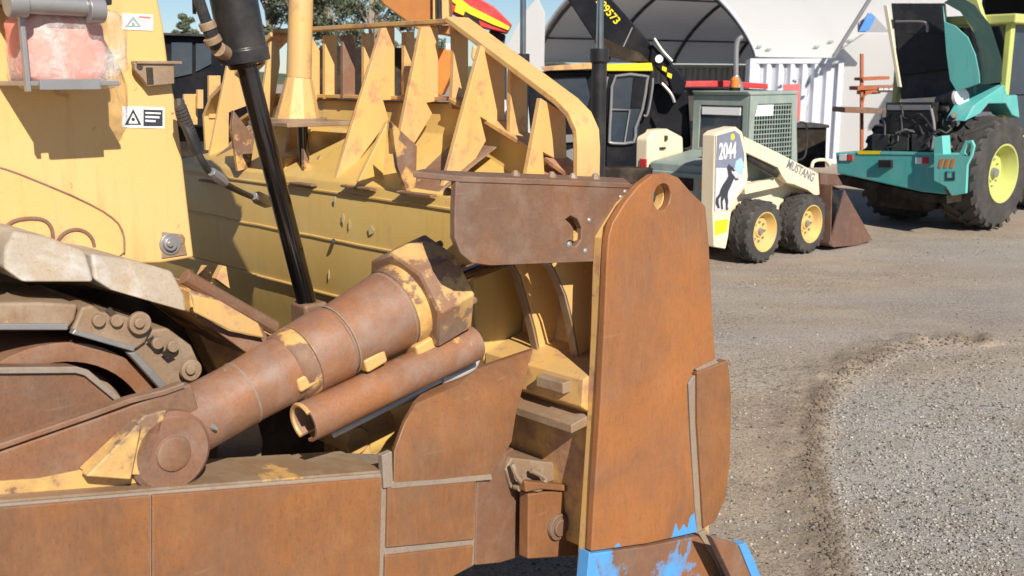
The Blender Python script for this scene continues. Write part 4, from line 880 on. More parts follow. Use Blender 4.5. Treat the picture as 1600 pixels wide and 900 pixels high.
# ------------------------------------------------------------------ roller with raised hood
M['teal'] = painted('teal_paint', (.09, .45, .42), (.08, .40, .38), rust=.12, dust=.3, dcol=(.34, .50, .46), scale=6, off=4, edge=False)
M['teal_light'] = painted('light_teal_paint', (.16, .56, .50), (.13, .50, .45), rust=.02, dust=.1, dcol=(.4, .6, .55), scale=6, off=14, edge=False)
M['teal_shaded'] = painted('shaded_teal_paint', (.003, .028, .023), (.003, .022, .018), rust=.0, dust=.03, rough=.9, streak=False, edge=False)  # teal taken near-black: the hood shell's shade is painted into the colour
M['lime'] = painted('lime_paint', (.56, .60, .17), (.50, .54, .15), rust=.08, dust=.4, dcol=(.5, .45, .28), scale=6, off=24, edge=False)
M['liner'] = plain('grey_liner', (.045, .045, .045), .8, dirt=.05)
M['engine'] = plain('oily_engine', (.06, .055, .05), .55, .3, .7, 14, .5, .4)
RO = Fr((6.94, 14.5, 0), R(38))
ro_ = thing('road_roller', 'teal and lime road roller with its engine hood raised and large black rear tyres', 'road roller', RO.o, R(38))
def QF(pts, f): return [RO.F(a, b_, f) for a, b_ in pts]
def QL(pts, l): return [RO.L(a, b_, l) for a, b_ in pts]
wheel(ro_, RO(0, 0, .81), -RO.l, .81, .58, .40, 22, M['rubber'], M['lime'], 10)
wheel(ro_, RO(0, 1.8, .81), RO.l, .81, .58, .40, 22, M['rubber'], M['lime'], 10)
f_b = -1.2
beam = MB().prism(QF([(1305, 238), (1480, 241), (1478, 304), (1440, 300), (1308, 271)], f_b), RO.f * .55).build('rear_beam', M['teal'], ro_, .02)
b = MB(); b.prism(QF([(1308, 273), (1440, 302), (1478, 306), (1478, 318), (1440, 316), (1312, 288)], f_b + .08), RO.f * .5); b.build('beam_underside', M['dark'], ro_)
b = MB(); b.prism(QF([(1340, 235.5), (1375, 236), (1375, 241), (1340, 241)], f_b - .01), RO.f * .02); b.build('reflective_strip', M['yellow_ink'], beam)
b = MB(); b.prism(QF([(1376, 236), (1460, 238), (1460, 242), (1376, 241)], f_b - .01), RO.f * .02); b.build('trim_strip', M['teal_light'], beam)
for q in ([(1311, 241), (1322, 241), (1322, 251), (1311, 251)], [(1430, 246), (1440, 246), (1440, 256), (1430, 256)]):
    b = MB(); b.prism(QF(q, f_b - .02), RO.f * .03); b.build('rear_light', M['white'], beam, .004)
for q in ([(1323, 241), (1332, 242), (1332, 251), (1323, 251)], [(1441, 246), (1450, 246), (1450, 256), (1441, 256)]):
    b = MB(); b.prism(QF(q, f_b - .02), RO.f * .03); b.build('rear_light', M['red'], beam, .004)
b = MB(); b.prism(QF([(1372, 250), (1392, 250), (1392, 262), (1372, 262)], f_b - .06), RO.f * .06); b.build('tow_hitch', M['black'], beam, .006)
hk_o = QF([(1459, 241), (1498, 241), (1508, 220), (1518, 219), (1522, 228), (1518, 244), (1511, 258), (1509, 302), (1487, 306), (1478, 292), (1459, 282)], f_b - .12)
hk_h = QF([(1507, 238), (1511, 225), (1516, 224), (1517, 230), (1512, 243)], f_b - .12)
ck = MB().prism(hk_o, RO.f * .05, [hk_h]).build('corner_bracket', M['teal_light'], ro_, .006)
for i in range(3):
    b = MB(); x = 1466 + i * 9; b.prism(QF([(x, 262), (x + 5, 262), (x + 9, 248), (x + 4, 248)], f_b - .124), -RO.f * .002); b.build('hazard_stripe', M['orange'], ck)
b = MB(); b.prism(QF([(1477, 268), (1492, 268), (1492, 282), (1477, 282)], f_b - .124), -RO.f * .002, [QF([(1480, 268.5), (1489, 268.5), (1489, 278), (1480, 278)], f_b - .124)]); b.build('bracket_slot', M['ink'], ck)
b = MB(); b.prism(QF([(1476, 296), (1489, 290), (1496, 304), (1484, 310)], f_b - .05), RO.f * .1); b.build('step_foot', M['brown'], ro_, .006)
b = MB(); b.prism(QF([(1459, 215), (1472, 212), (1474, 242), (1459, 242)], f_b - .1), RO.f * .2); b.build('post', M['teal_light'], ro_, .006)
# body core and drum frame
MB().fbox(RO, -.9, 2.2, .62, 1.4, .28, 1.05).build('rear_frame', M['dark'], ro_, .02)
MB().fbox(RO, -1.1, 1.3, .62, 1.7, .78, 1.0).build('engine_deck', M['black_mat'], ro_, .02)
MB().cyl(RO(.0, .3, .81), RO(0, 2.0, .81), .2).build('axle', M['dark'], ro_)
MB().lathe(RO(3.1, .1, .78), RO(3.1, 2.15, .78), [(0, .75), (0, .78), (1, .78), (1, .75)], 48).build('drum', M['steel'], ro_)
# engine: radiator block, batteries, engine lumps, hoses
b = MB(); b.prism(QF([(1384, 160), (1458, 160), (1458, 208), (1384, 208)], f_b + .35), RO.f * .25); rad = b.build('radiator', M['black'], ro_, .01)
b = MB(); b.prism(QF([(1386, 164), (1454, 164), (1454, 172), (1386, 172)], f_b + .34), RO.f * .02); b.build('radiator_tank', M['steel'], rad, .003)
for x0 in (1362, 1392, 1424):
    b = MB(); b.prism(QF([(x0, 210), (x0 + 27, 210), (x0 + 27, 236), (x0, 236)], f_b + .12), RO.f * .3); b.build('battery', M['black_mat'], ro_, .01)
random.seed(12); b = MB()
for i in range(26):
    x = random.uniform(1448, 1490); y = random.uniform(160, 232); p = RO.F(x, y, f_b + random.uniform(.3, 1.0)); r = random.uniform(.03, .08)
    b.lathe(p, p + Vector((random.uniform(-1, 1), random.uniform(-1, 1), random.uniform(-1, 1))).normalized() * random.uniform(.08, .22), [(0, r), (.5, r * 1.1), (.5, r * .8), (1, r * .8)], 10)
b.build('engine', M['engine'], ro_, smooth=40)
b = MB()
for i in range(12):
    p = RO.F(random.uniform(1380, 1480), random.uniform(200, 238), f_b + .1); q = RO.F(random.uniform(1380, 1490), random.uniform(160, 232), f_b + .3)
    b.tube([p, p.lerp(q, .4) + UP * random.uniform(.0, .15), p.lerp(q, .7) + RO.l * random.uniform(-.1, .1), q], .014, 7)
b.build('engine_hose', M['hose'], ro_)
b = MB(); b.tube([RO.F(1455, 170, f_b + .25), RO.F(1460, 200, f_b + .2), RO.F(1456, 232, f_b + .2)], .02, 8); b.tube([RO.F(1400, 208, f_b + .1), RO.F(1415, 203, f_b + .1), RO.F(1428, 206, f_b + .1)], .012, 8); b.build('hose', M['steel'], ro_)
b = MB(); p = RO.F(1500, 152, f_b + .55); q = RO.F(1470, 158, f_b + .7); b.lathe(q, p, [(0, .10), (.8, .11), (.82, .14), (1, .14)], 24); b.build('air_cleaner', M['engine'], ro_); b = MB(); b.lathe(p, p + (p - q).normalized() * .04, [(0, .135), (1, .12)], 24); b.build('cleaner_lid', M['white'], ro_)
# fender, step and cab
b = MB(); b.prism(QL([(1508, 190), (1522, 165), (1540, 152), (1570, 132), (1575, 150), (1590, 148), (1594, 185), (1582, 180), (1572, 162), (1545, 162), (1532, 178)], .12), RO.l * .3); b.build('fender', M['teal'], ro_, .02)
cw = Fr(RO(.35, .2, 0), RO.a)
for f_, m_ in ((.35, 'lime'), (1.9, 'lime')):
    for l_ in (.25, 1.95):
        MB().fbox(RO, f_, f_ + .12, l_, l_ + .10, 1.3, 2.95).build('cab_post', M[m_], ro_, .02)
MB().fbox(RO, .25, 2.1, .15, 2.15, 2.88, 3.02).build('cab_roof', M['lime'], ro_, .03)
MB().fbox(RO, .5, 1.9, .31, .33, 1.9, 2.86).build('cab_window', M['glass'], ro_, 0)
MB().fbox(RO, .49, 1.9, .28, .30, 1.30, 1.88).build('cab_door', M['glass'], ro_, .0)
MB().fbox(RO, .40, .42, .36, 1.94, 1.9, 2.86).build('cab_window', M['glass'], ro_, 0)
MB().fbox(RO, .3, 2.0, .25, 2.05, 1.12, 1.3).build('cab_floor', M['lime'], ro_, .02)
# raised hood: a clamshell, liner, shell side, shell back
hood = MB(); fh = f_b + .45
inner = [(1392, 5), (1476, 5), (1480, 60), (1482, 112), (1490, 150), (1408, 155), (1398, 60)]
hd = hood.prism(QF(inner, fh + .9), RO.f * .04).build('hood', M['black_mat'], ro_, .01)
b = MB(); b.prism(QF([(1399, 53), (1474, 52), (1480, 108), (1408, 118)], fh + .84), RO.f * .05); b.build('hood_liner', M['liner'], hd, .01)
b = MB(); q = QF([(1400, 34), (1438, 34), (1448, 38), (1449, 50)], fh + .80); b.tube(q, .02, 8); b.build('hood_stay', M['steel'], hd)
# near cheek of hood (light teal), its rounded back edge and outer shell with shade in its colour
ch = [(1472, 8), (1476, 34), (1492, 40), (1512, 58), (1524, 85), (1530, 115), (1531, 130), (1515, 136), (1494, 142), (1482, 125), (1478, 80)]
ck1 = QF(ch, fh); b = MB(); b.prism(QF([(1473, 8), (1476, 34), (1492, 40), (1512, 58), (1524, 85), (1530, 115), (1531, 130), (1515, 136), (1494, 142), (1484, 125), (1478, 80)], fh), RO.f * .06 + RO.l * .02); b.build('hood_cheek', M['teal_light'], hd, .01)
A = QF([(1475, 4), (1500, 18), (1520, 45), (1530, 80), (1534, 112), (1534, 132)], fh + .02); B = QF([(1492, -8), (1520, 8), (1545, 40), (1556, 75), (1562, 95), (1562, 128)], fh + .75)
b = MB(); b.strip(A, B, RO.f * .02 - RO.l * .02); b.build('hood_shell', M['teal_shaded'], hd, .0, smooth=50)
b = MB(); b.prism(QF([(1500, -14), (1524, -10), (1540, 40), (1556, 90), (1545, 92), (1520, 50), (1498, 15)], fh + .9), RO.f * .1); b.build('hood_edge', M['lime'], hd, .01)
b = MB(); b.prism(QF([(1380, 8), (1386, 8), (1407, 136), (1402, 136), (1389, 60)], fh), RO.f * .04); b.build('hood_edge', M['cream'], hd, .006)
b = MB(); b.cyl(RO.F(1523, 135, fh + .5), RO.F(1522, 180, fh + .3), .02); b.build('hood_strut', M['teal'], hd)

# ------------------------------------------------------------------ black loader with boom behind the blade
M['machine'] = plain('black_machine', (.008, .009, .014), .6, 0, .4, 6, .1, .05)
Yc = 13.0
TL = Fr((1.0, 12.6, 0), R(-8))
tl = thing('black_excavator', 'black machine with yellow roofline and a black numbered boom behind the blade', 'excavator', TL.o, R(-8))
def TF(pts, l): return [TL.L(a, b_, l) for a, b_ in pts]
cabb = MB().prism(TF([(948, 112), (1018, 112), (1022, 130), (1015, 190), (1003, 225), (1000, 282), (946, 282)], 0), TL.l * 1.3, ).build('cab', M['machine'], tl, .02)
b = MB(); b.prism(TF([(960, 118), (1010, 118), (1012, 124), (1006, 168), (998, 200), (996, 224), (952, 224), (955, 160)], -.012), TL.l * .01); dr = b.build('door_glass', M['glass'], cabb)
b = MB(); q = TF([(952, 223), (955, 160), (962, 119), (1008, 119), (1011, 126), (1004, 170), (993, 200), (990, 222), (960, 224), (952, 222)], -.03); b.tube(q, .018, 8, 2); b.tube(TF([(956, 171), (984, 172), (976, 222)], -.03), .012, 6, 1); b.build('door_frame', M['steel'], cabb)
b = MB(); b.prism(TF([(990, 122), (1008, 122), (1002, 168), (986, 168)], -.03), TL.l * .01); b.build('door_panel', M['machine'], cabb)
b = MB(); b.tube(TF([(1020, 122), (1019, 140), (1012, 178), (1006, 180)], -.1), .014, 8, 3); b.tube(TF([(950, 120), (947, 130), (944, 165)], -.1), .014, 8, 3); b.build('grab_rail', M['steel'], tl)
b = MB(); b.prism(TF([(940, 101), (1018, 98), (1020, 111), (938, 111)], -.05), TL.l * 1.4); b.build('roof_edge', M['yellow_ink'], tl, .01)
b = MB(); b.prism(TF([(845, 104), (930, 97), (930, 108), (850, 111)], -.05), TL.l * 1.4); b.build('counterweight_rail', M['yellow_worn'], tl, .01)
b = MB(); b.prism(TF([(820, 112), (946, 110), (946, 282), (890, 282), (860, 230), (830, 225)], .1), TL.l * 1.6); eh = b.build('engine_cover', M['machine'], tl, .03)
b = MB(); b.prism(TF([(862, 122), (915, 120), (922, 150), (916, 172), (895, 178), (870, 150)], .085), TL.l * .01); b.build('cover_panel', M['glass'], eh)
b = MB(); b.prism(TF([(862, 212), (900, 210), (905, 222), (866, 224)], .06), TL.l * .05); b.prism(TF([(870, 240), (895, 232), (915, 275), (890, 278)], .06), TL.l * .05); b.build('side_trim', M['steel'], eh, .006)
for x in (900, 990):
    pass
b = MB(); b.prism(TF([(860, 262), (1050, 262), (1065, 285), (1068, 370), (1050, 396), (880, 396), (858, 370), (850, 290)], -.2), TL.l * .5); b.prism(TF([(860, 262), (1050, 262), (1065, 285), (1068, 370), (1050, 396), (880, 396), (858, 370), (850, 290)], 1.3), TL.l * .5); b.build('undercarriage', M['dark'], tl, .03)
MB().prism(TF([(900, 240), (1040, 240), (1040, 275), (900, 275)], .2), TL.l * 1.3).build('swing_frame', M['dark'], tl, .02)
bm_ = MB().prism(TF([(868, -30), (930, -30), (1012, 62), (1024, 82), (1016, 100), (985, 97), (952, 85), (925, 58)], .35), TL.l * .45).build('boom', M['machine'], tl, .015)
b = MB(); b.prism(TF([(930, 52), (960, 68), (1000, 82), (1014, 96), (980, 96), (950, 88), (928, 66)], .34), TL.l * .02); b.build('boom_belly', M['dark'], bm_)
b = MB(); b.prism(TF([(1018, 68), (1038, 88), (1062, 110), (1073, 128), (1066, 150), (1050, 148), (1042, 122), (1014, 96)], .3), TL.l * .6); b.build('boom_head', M['machine'], bm_, .03)
o_ = TL.L(934.5, 6, .345); xd = TL.L(973, 50, .345) - o_
text('789573', o_ - xd.normalized() * .055 - UP * .01, xd, UP, .128, M['yellow_ink'], bm_, 'boom_number')
b = MB(); b.prism(TF([(972, 75), (974, 75), (989, 43), (987, 43)], .34), TL.l * .01); b.build('boom_trim', M['steel'], bm_)
for x, y in ((1038, 108), (1046, 118)):
    b = MB(); b.prism(TF([(x - 3, y - 5), (x + 4, y - 2), (x + 3, y + 5), (x - 4, y + 1)], .29), TL.l * .01); b.build('yellow_mark', M['yellow_ink'], bm_)
b = MB(); ringdisc(TL.L(1030, 92, .3), TL.l, .05, b, .03); b.build('boom_pin', M['white'], bm_)
b = MB(); b.tube(TF([(1034, 130), (1048, 146), (1054, 160)], .2), .02, 8); b.tube(TF([(1022, 60), (1034, 78), (1050, 96)], .25), .02, 8); b.build('boom_hose', M['steel'], bm_)
MB().prism(TF([(1022, 130), (1075, 140), (1080, 230), (1000, 240), (1005, 180)], .6), TL.l * .8).build('counterweight', M['machine'], tl, .04)

# ------------------------------------------------------------------ hydraulic posts between blade and black machine
def post(x, yj, Y, rp, rb, lab, ybase):
    p0 = YP(x, yj, Y); o = thing('hydraulic_post', lab, 'hydraulic ram', (p0.x, p0.y, 0), 0, 'upright hydraulic rams behind the blade')
    b = MB(); b.lathe(Vector((p0.x, p0.y, .02)), p0, [(0, rb), (.96, rb), (.965, rb * 1.25), (1, rb * 1.25)], 24); bb_ = b.build('barrel', M['black'], o, .003)
    b = MB(); b.lathe(p0, p0 + UP * 1.6, [(0, rp), (1, rp)], 20); b.build('rod', M['chrome'], bb_)
    b = MB(); b.box(Vector((p0.x, p0.y, .012)), (.22, 0, 0), (0, .22, 0), (0, 0, .012)); b.build('base_plate', M['black_mat'], o, .004)
post(937, 76, 6.6, .022, .048, 'upright black ram with silver rod, right one, before the black cab', 270)
post(817, 84, 8.2, .024, .042, 'upright black ram with silver rod, left one, above the sloping yellow rail', 110)

# ------------------------------------------------------------------ cranes / booms seen over the rail
b = thing('red_crane_boom', 'red crane boom with a yellow stripe rising behind the yellow blade rail', 'crane', YP(760, 150, 17).xy.to_3d(), 0)
def PY(pts, Y): return [YP(a, c_, Y) for a, c_ in pts]
YV = Vector((0, 1, 0))
rb_ = MB().prism(PY([(690, -40), (735, -10), (772, 10), (800, 38), (792, 52), (742, 40), (700, 18), (660, -30)], 17), YV * .5).build('boom_section', M['red'], b, .02)
MB().prism(PY([(690, -25), (735, 10), (775, 30), (797, 42), (794, 47), (770, 38), (730, 20), (690, -10)], 16.97), YV * .03).build('boom_stripe', M['yellow_ink'], rb_)
MB().prism(PY([(712, 8), (728, 14), (724, 24), (710, 18)], 16.9), YV * .1).build('boom_bracket', M['yellow_ink'], b)
MB().prism(PY([(728, 18), (748, 30), (752, 46), (735, 44), (722, 28)], 16.9), YV * .5).build('ram_housing', M['dark'], b, .01)
MB().prism(PY([(765, 46), (790, 54), (786, 78), (770, 140), (775, 300), (765, 320), (755, 100)], 17.2), YV * .6).build('mast', M['dark'], b, .02)
b = thing('orange_loader', 'orange loader with a raised orange boom seen through the slats of the blade', 'loader', YP(640, 330, 13).xy.to_3d(), 0)
MB().prism(PY([(540, -70), (640, -70), (702, -20), (702, 55), (688, 52), (655, 48), (600, 8)], 12), YV * .6).build('boom', plain('dull_orange', (.42, .15, .025), .6), b, .02)
MB().prism(PY([(676, -30), (700, -30), (702, 40), (676, 40)], 11.9), YV * .1).build('boom_plate', M['yellow'], b, .01)
MB().cyl(YP(686, -20, 11.85), YP(687, 45, 11.85), .03).build('boom_ram', M['black'], b)
MB().prism(PY([(500, 70), (640, 75), (650, 150), (640, 240), (470, 240), (480, 120)], 12.6), YV * 1.2).build('body', M['dark'], b, .03)
MB().prism(PY([(648, 70), (705, 78), (708, 110), (690, 150), (650, 140)], 12.4), YV * .6).build('cowl', M['orange'], b, .02)
MB().prism(PY([(738, 70), (780, 95), (775, 115), (750, 112), (736, 90)], 12.2), YV * .3).build('guard', M['yellow'], b, .02)
MB().prism(PY([(600, 72), (612, 74), (610, 118), (598, 114)], 12.3), YV * .2).build('side_panel', M['yellow_ink'], b, .01)
MB().prism(PY([(600, 60), (606, 58), (612, 74), (600, 74)], 12.25), YV * .2).build('lamp', M['white'], b, .01)
for x, y in ((704, 76), (783, 165)): MB().prism(PY([(x - 8, y - 8), (x + 6, y - 8), (x + 8, y + 2), (x, y + 10), (x - 8, y + 6)] if y < 100 else [(x - 8, y - 12), (x + 8, y - 8), (x + 9, y + 14), (x - 6, y + 12)], 13.5), YV * .3).build('mirror', M['white'], b, .01)
for x in (560, 740):
    c = YP(x, 240, 13.0); c.z = .55; wheel(b, c, Vector((0, -1, 0)), .55, .4, .28, 18, M['rubber'], M['orange'], 6)
b = thing('dark_machine', 'black machine cab half hidden between the yellow guard and the black lift cylinder', 'machine', YP(300, 300, 10).xy.to_3d(), 0)
MB().prism(PY([(225, 52), (345, 56), (352, 120), (340, 200), (225, 200)], 10), YV * 1.4).build('cab', M['machine'], b, .03)
MB().prism(PY([(268, 66), (300, 66), (300, 115), (268, 122)], 9.98), YV * .02).build('cab_window', M['glass'], b)
MB().prism(PY([(306, 68), (330, 68), (330, 100), (306, 112)], 9.98), YV * .02).build('cab_window', M['glass'], b)
MB().prism(PY([(225, 50), (345, 54), (345, 58), (225, 54)], 9.9), YV * 1.6).build('roof_edge', M['black_mat'], b, .005)
for x in (262, 330):
    c = YP(x, 200, 10.2); c.z = .5; wheel(b, c, Vector((0, -1, 0)), .5, .35, .25, 16, M['rubber'], M['black'], 6)
MB().prism(PY([(225, 190), (345, 190), (345, 250), (225, 250)], 10.2), YV * 1.0).build('chassis', M['dark'], b, .03)

# ------------------------------------------------------------------ fabric shelter on containers
M['fabric'] = None
s = NT('shelter_fabric'); n = s.noise(.7, 5, .6); s.out(s.mix(n, (.80, .80, .80), (.70, .70, .71)), .7)
tl_ = s.n.new('ShaderNodeBsdfTranslucent'); tl_.inputs[0].default_value = (.8, .78, .74, 1); mx = s.n.new('ShaderNodeMixShader'); mx.inputs[0].default_value = .5
s.l.new(s.p.outputs[0], mx.inputs[1]); s.l.new(tl_.outputs[0], mx.inputs[2]); s.l.new(mx.outputs[0], s.n['Material Output'].inputs[0]); s.bump(s.noise(1.5, 3), .3, .05); M['fabric'] = s.m
CO = Fr((6.16, 26.5, 0), R(30)); CC = Fr((5.98, 26.3, 0), R(-10))
sh = thing('fabric_shelter', 'large white fabric dome shelter with grey underside and dark curved trusses', 'shelter', CO.o, R(30))
SPAN = 11.0; RISE = 2.7
def arch(th, a, off=0): return CO(a, SPAN / 2 * (1 - math.cos(th)) + off * math.cos(th), 2.66 + (RISE - off) * abs(math.sin(th)) ** 1.6)
LEN = 12.0
N1, N2 = 40, 16; vs = []; fs = []
for j in range(N2 + 1):
    for i in range(N1 + 1):
        th = math.pi * i / N1
        a1 = LEN
        a = j / N2 * a1
        sagg = -.06 * abs(math.sin(j / N2 * math.pi * 5)) * math.sin(th)
        p = arch(th, a, -sagg * 0 + .0) + UP * sagg; vs.append(p)
for j in range(N2):
    for i in range(N1): fs.append([j * (N1 + 1) + i, j * (N1 + 1) + i + 1, (j + 1) * (N1 + 1) + i + 1, (j + 1) * (N1 + 1) + i])
nn = len(vs); vs2 = vs + [v - UP * .02 for v in vs]
fb = MB().add(vs2, fs + [[i + nn for i in reversed(f)] for f in fs]).build('fabric_cover', M['fabric'], sh, smooth=60, recalc=False)
for j in range(5):
    a = .12 + j * 3.0
    b = MB(); b.tube([arch(math.pi * i / 24, a, .12) for i in range(25)], .06, 8, 1); tr1 = b.build('truss', M['black_mat'], sh)
b = MB()
for th in (.5, 1.1, 1.6, 2.1, 2.65): b.tube([arch(th, .1, .15), arch(th, LEN - .1, .15)], .03, 6, 1)
b.build('purlin', M['black_mat'], sh)
# back wall curtain of the shelter
vs = [arch(math.pi * i / 24, LEN) for i in range(25)]
MB().prism(vs + [CO(LEN, SPAN, .1), CO(LEN, 0, .1)], CO.f * .03).build('end_curtain', M['fabric'], sh, smooth=0)
b = MB(); b.tube([arch(th / 20, .0, -.03) for th in range(0, 62)], .05, 8, 1); b.build('edge_rope', M['white'], sh)
random.seed(4); b = MB()
for x, y in ((1180, 76), (1195, 80), (1270, 76), (1292, 68), (1322, 66), (1300, 100)):
    p = YP(x, y, 25.0); b.lathe(p, p + Vector((.15, 0, .06)), [(0, .02), (.5, .045), (1, .02)], 8)
b.build('ratchet', M['green_ink'], sh)

def container(name, label, fr, ln, wd, mat, z0=0, side=True, group=None, pitch=.29):
    o = thing(name, label, 'shipping container', fr.o + UP * z0, fr.a, group)
    H_ = 2.6
    MB().fbox(fr, .11, ln - .11, .11, wd - .11, z0 + .08, z0 + H_ - .06).build('inner_box', mat, o)
    # corrugated long side at l = 0
    A = []; B = []; f = .12
    while f < ln - .12:
        for df_, dl in ((0, .0), (.085, .0), (.135, .11), (.21, .11)):
            A.append(fr(min(f + df_, ln - .1), dl, z0 + .14)); B.append(fr(min(f + df_, ln - .1), dl, z0 + H_ - .12))
        f += pitch
    MB().strip(A, B, fr.l * .01).build('corrugated_side', mat, o, smooth=0)
    A = []; B = []; f = .12
    while f < wd - .12:
        for df_, dl in ((0, .0), (.085, .0), (.135, .11), (.21, .11)):
            A.append(fr(dl, min(f + df_, wd - .1), z0 + .14)); B.append(fr(dl, min(f + df_, wd - .1), z0 + H_ - .12))
        f += pitch
    MB().strip(A, B, fr.f * .01).build('corrugated_end', mat, o, smooth=0)
    b = MB()
    for f_ in (0, ln - .11):
        for l_ in (-.02, wd - .09): b.fbox(fr, f_ - .01, f_ + .12, l_, l_ + .11, z0, z0 + H_)
    b.build('corner_post', mat, o, .01)
    b = MB()
    for z_ in (.0, H_ - .13):
        b.fbox(fr, .10, ln - .10, -.015, .07, z0 + z_ + .002, z0 + z_ + .128); b.fbox(fr, -.005, .07, .09, wd - .09, z0 + z_ + .002, z0 + z_ + .128)
    b.build('side_rail', mat, o, .006)
    return o
M['contw'] = plain('container_white', (.66, .68, .74), .5, 0, .06, 3, .05, .12, (.5, .42, .36))
container('shipping_container', 'white corrugated shipping container carrying the near foot of the fabric dome shelter', CC, 2.25, 2.3, M['contw'])
C2 = Fr(CO(0, SPAN - .2, 0), R(30))
container('shipping_container', 'grey shipping container under the far left foot of the dome shelter', C2, 12, 2.3, plain('container_grey', (.3, .3, .31), .6))
# white canvas shelter wall right of the container
cv = thing('white_canvas_wall', 'sunlit white canvas wall right of the corrugated white container', 'canvas wall', YP(1360, 255, 26).xy.to_3d(), 0)
MB().prism(PY([(1306, 84), (1352, 52), (1400, 52), (1440, 56), (1440, 262), (1306, 262)], 26), YV * .3).build('canvas', M['fabric'], cv, .02)
MB().tube(PY([(1302, 90), (1330, 45), (1362, -6)], 25.2), .05, 8, 1).build('edge_pole', M['steel'], cv)
lc_ = thing('white_canvas_curtain', 'sunlit white canvas curtain at the left end of the dome shelter', 'curtain', YP(820, 250, 31).xy.to_3d(), 0)
MB().prism(PY([(840, -5), (852, 20), (850, 112), (846, 250), (800, 250), (792, 112), (788, 78), (818, 20)], 31), YV * .1).build('canvas', M['fabric'], lc_, .02)
MB().prism(PY([(1342, 36), (1362, 20), (1390, 50), (1342, 50)], 25.0), YV * .1).build('grey_flap', plain('grey_canvas', (.3, .31, .34), .7), cv)
MB().prism(PY([(1357, 20), (1368, 26), (1364, 36), (1358, 48), (1342, 49), (1349, 36)], 24.8), YV * .05).build('tarp_corner', plain('blue_tarp', (.06, .25, .70), .5), cv)
M['shade'] = plain('shed_shade', (.012, .012, .013), .9, dirt=0)  # darkness of the shed interior put into the wall colour
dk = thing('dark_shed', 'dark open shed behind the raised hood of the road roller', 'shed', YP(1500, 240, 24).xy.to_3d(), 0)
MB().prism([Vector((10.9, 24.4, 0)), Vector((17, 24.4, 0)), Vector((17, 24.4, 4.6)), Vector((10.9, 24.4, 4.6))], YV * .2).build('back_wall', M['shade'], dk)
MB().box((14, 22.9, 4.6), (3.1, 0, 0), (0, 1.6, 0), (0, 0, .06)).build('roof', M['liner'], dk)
for x in (11.1, 16.9): MB().box((x, 21.5, 2.27), (.06, 0, 0), (0, .06, 0), (0, 0, 2.27)).build('post', M['steel'], dk)

# ------------------------------------------------------------------ rack, sign, bins
rk = thing('steel_rack', 'rust orange steel rack against the white canvas wall', 'rack', YP(1350, 250, 20).xy.to_3d(), 0)
b = MB()
for x in (1347,):
    b.prism(PY([(x - 2, 84), (x + 2.5, 84), (x + 2.5, 255), (x - 2, 255)], 20), YV * .06)
b.build('upright', M['rackr'], rk)
for x0, x1, y, h in ((1348, 1390, 121, 5), (1340, 1400, 135, 6), (1352, 1376, 142, 6)): MB().prism(PY([(x0, y), (x1, y - 2), (x1, y + h - 2), (x0, y + h)], 19.95), YV * .5).build('shelf', M['rackr'], rk, .004)
MB().prism(PY([(1320, 168), (1384, 170), (1384, 178), (1320, 176)], 19.6), YV * .8).build('table_top', M['brown'], rk, .006)
b = MB(); b.tube(PY([(1348, 160), (1350, 150), (1358, 144)], 19.9), .02, 6, 1); b.build('brace', M['rackr'], rk)
for i, x in enumerate((1372, 1380, 1388, 1396)): MB().lathe(YP(x, 140, 19.8), YP(x + 7, 140, 19.8), [(0, .05), (1, .05)], 10).build('coupling', M['steel'], rk)
bn = thing('dark_bin', 'dark steel bin between the skid steer loader and the white container', 'bin', YP(1265, 258, 20).xy.to_3d(), 0)
MB().prism(PY([(1236, 198), (1292, 198), (1290, 262), (1238, 262)], 20), YV * 1.0).build('bin_body', M['dark'], bn, .02)
MB().prism(PY([(1232, 195), (1296, 195), (1296, 200), (1232, 200)], 19.95), YV * 1.1).build('bin_rim', M['black_mat'], bn, .01)
sg = thing('red_sign', 'faded red sign board leaning in front of the white container', 'sign', YP(1230, 255, 22).xy.to_3d(), 0)
MB().prism(PY([(1224, 132), (1250, 131), (1250, 188), (1226, 190)], 22), YV * .03).build('board', M['pinkred'], sg, .004)
MB().box(Vector((YP(1237, 190, 22.06).x, 22.06, .6)), (.03, 0, 0), (0, .03, 0), (0, 0, .6)).build('leg', M['steel'], sg)
rt = thing('red_trailer', 'long red beam of a trailer behind the cab roof of the skid steer loader', 'trailer', YP(1120, 250, 18).xy.to_3d(), 0)
MB().prism(PY([(1045, 127), (1136, 126), (1200, 131), (1200, 139), (1136, 136), (1045, 136)], 18), YV * .4).build('beam', M['red'], rt, .01)
MB().prism(PY([(1040, 137), (1200, 140), (1200, 190), (1040, 190)], 18.2), YV * 1.8).build('deck', M['black_mat'], rt, .02)
b = MB(); b.tube(PY([(1150, 150), (1150, 90), (1151, 70), (1154, 62), (1160, 58)], 17.6), .045, 10); b.lathe(YP(1150, 160, 17.6), YP(1150, 118, 17.6), [(0, .16), (.6, .12), (1, .05)], 14); b.build('exhaust_pipe', M['steel'], rt)
for x in (1060, 1100):
    c = YP(x, 190, 18.1); c.z = .45; wheel(rt, c, Vector((0, -1, 0)), .45, .3, .22, 16, M['rubber'], M['white'], 6)
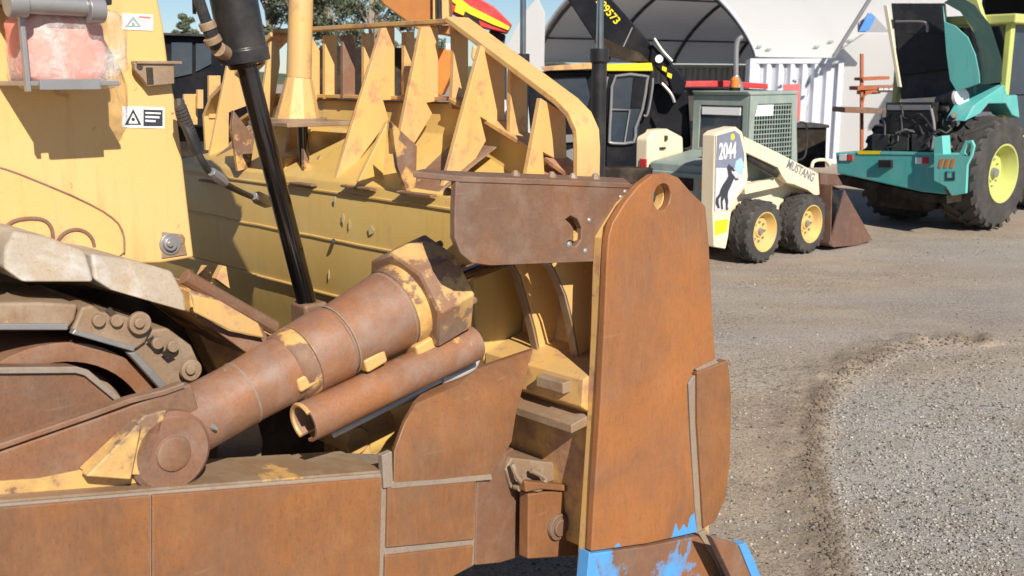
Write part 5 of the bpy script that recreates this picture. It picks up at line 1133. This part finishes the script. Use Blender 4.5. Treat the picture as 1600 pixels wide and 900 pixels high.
# ------------------------------------------------------------------ trees
s = NT('eucalypt_leaves'); g = s.n.new('ShaderNodeNewGeometry'); s.out(s.ramp(g.outputs['Random Per Island'], [(0, (.045, .06, .035)), (.5, (.09, .11, .06)), (1, (.16, .17, .10))]), .7)
M['leaf'] = s.m; M['bark'] = plain('gum_bark', (.30, .25, .2), .85, 0, .4, 3, .5)
def tree(label, x, Y, top, wd, seed):
    rr = np.random.default_rng(seed); base = YP(x, 118, Y); base.z = 0
    o = thing('gum_tree', label, 'tree', base, 0, 'gum trees on the skyline')
    b = MB(); b.tube([base, base + Vector((.1, 0, top * .35)), base + Vector((-.15, 0, top * .6)), base + Vector((.1, 0, top * .85))], [.28, .24, .22, .2, .19, .18, .16, .14, .12, .10, .08, .06, .05][:13], 8, 4)
    cl = []
    for i in range(26):
        h = top * rr.uniform(.42, 1.0); a = rr.uniform(0, 6.28); r = wd * rr.uniform(.2, 1) * math.sin(math.pi * min(1, (h / top - .3) / .75)) ** .6
        c = base + Vector((math.cos(a) * r, math.sin(a) * r, h)); cl.append(c)
        b.tube([base + Vector((0, 0, h * .7)), c.lerp(base + Vector((0, 0, h)), .5) - UP * .2, c], .05, 5, 2)
    b.build('trunk', M['bark'], o)
    b = MB(); vs = []; fs = []
    for c in cl:
        R_ = rr.uniform(.5, 1.1) * wd * .3
        for k_ in range(260):
            d_ = rr.normal(size=3); d_ /= np.linalg.norm(d_); rad_ = R_ * rr.random() ** .4
            p = c + Vector(d_ * rad_) * 1.0; p.z = c.z + d_[2] * rad_ * .75
            t1_ = Vector(rr.normal(size=3)).normalized(); t2_ = t1_.orthogonal().normalized(); z_ = rr.uniform(.05, .14)
            n0 = len(vs); vs += [p - t1_ * z_, p + t2_ * z_ * .5, p + t1_ * z_, p - t2_ * z_ * .5]; fs.append([n0, n0 + 1, n0 + 2, n0 + 3])
    b.add(vs, fs); b.build('crown', M['leaf'], o, smooth=0, recalc=False)
tree('gum tree with a wide grey-green crown, left of the yellow lift tube', 425, 60, 10.5, 2.2, 1)
tree('tall gum tree directly behind the yellow lift tube', 465, 58, 9.5, 2.3, 2)
tree('gum tree with a sparse crown, right of the yellow lift tube', 515, 62, 9.3, 2.6, 3)
tree('gum tree with a dense low crown beside the orange boom', 585, 56, 8.4, 2.6, 4)
tree('gum tree behind the red crane boom', 645, 60, 8.0, 2.2, 6)
tree('small distant gum tree standing alone above the dark cab on the left', 294, 75, 6.3, 1.1, 5)
hl = MB(); random.seed(9); pts_ = []
for i in range(60):
    x = -260 + i * 9; pts_.append(Vector((x, 300, 4 + 2.5 * math.sin(i * .5) + 1.5 * math.sin(i * 1.3))))
o = MB().strip(pts_, [Vector((p.x, 300, -1)) for p in pts_], Vector((0, 30, 0))).build('hills', plain('far_bush', (.06, .08, .045), .9), None, smooth=60); o['kind'] = 'structure'
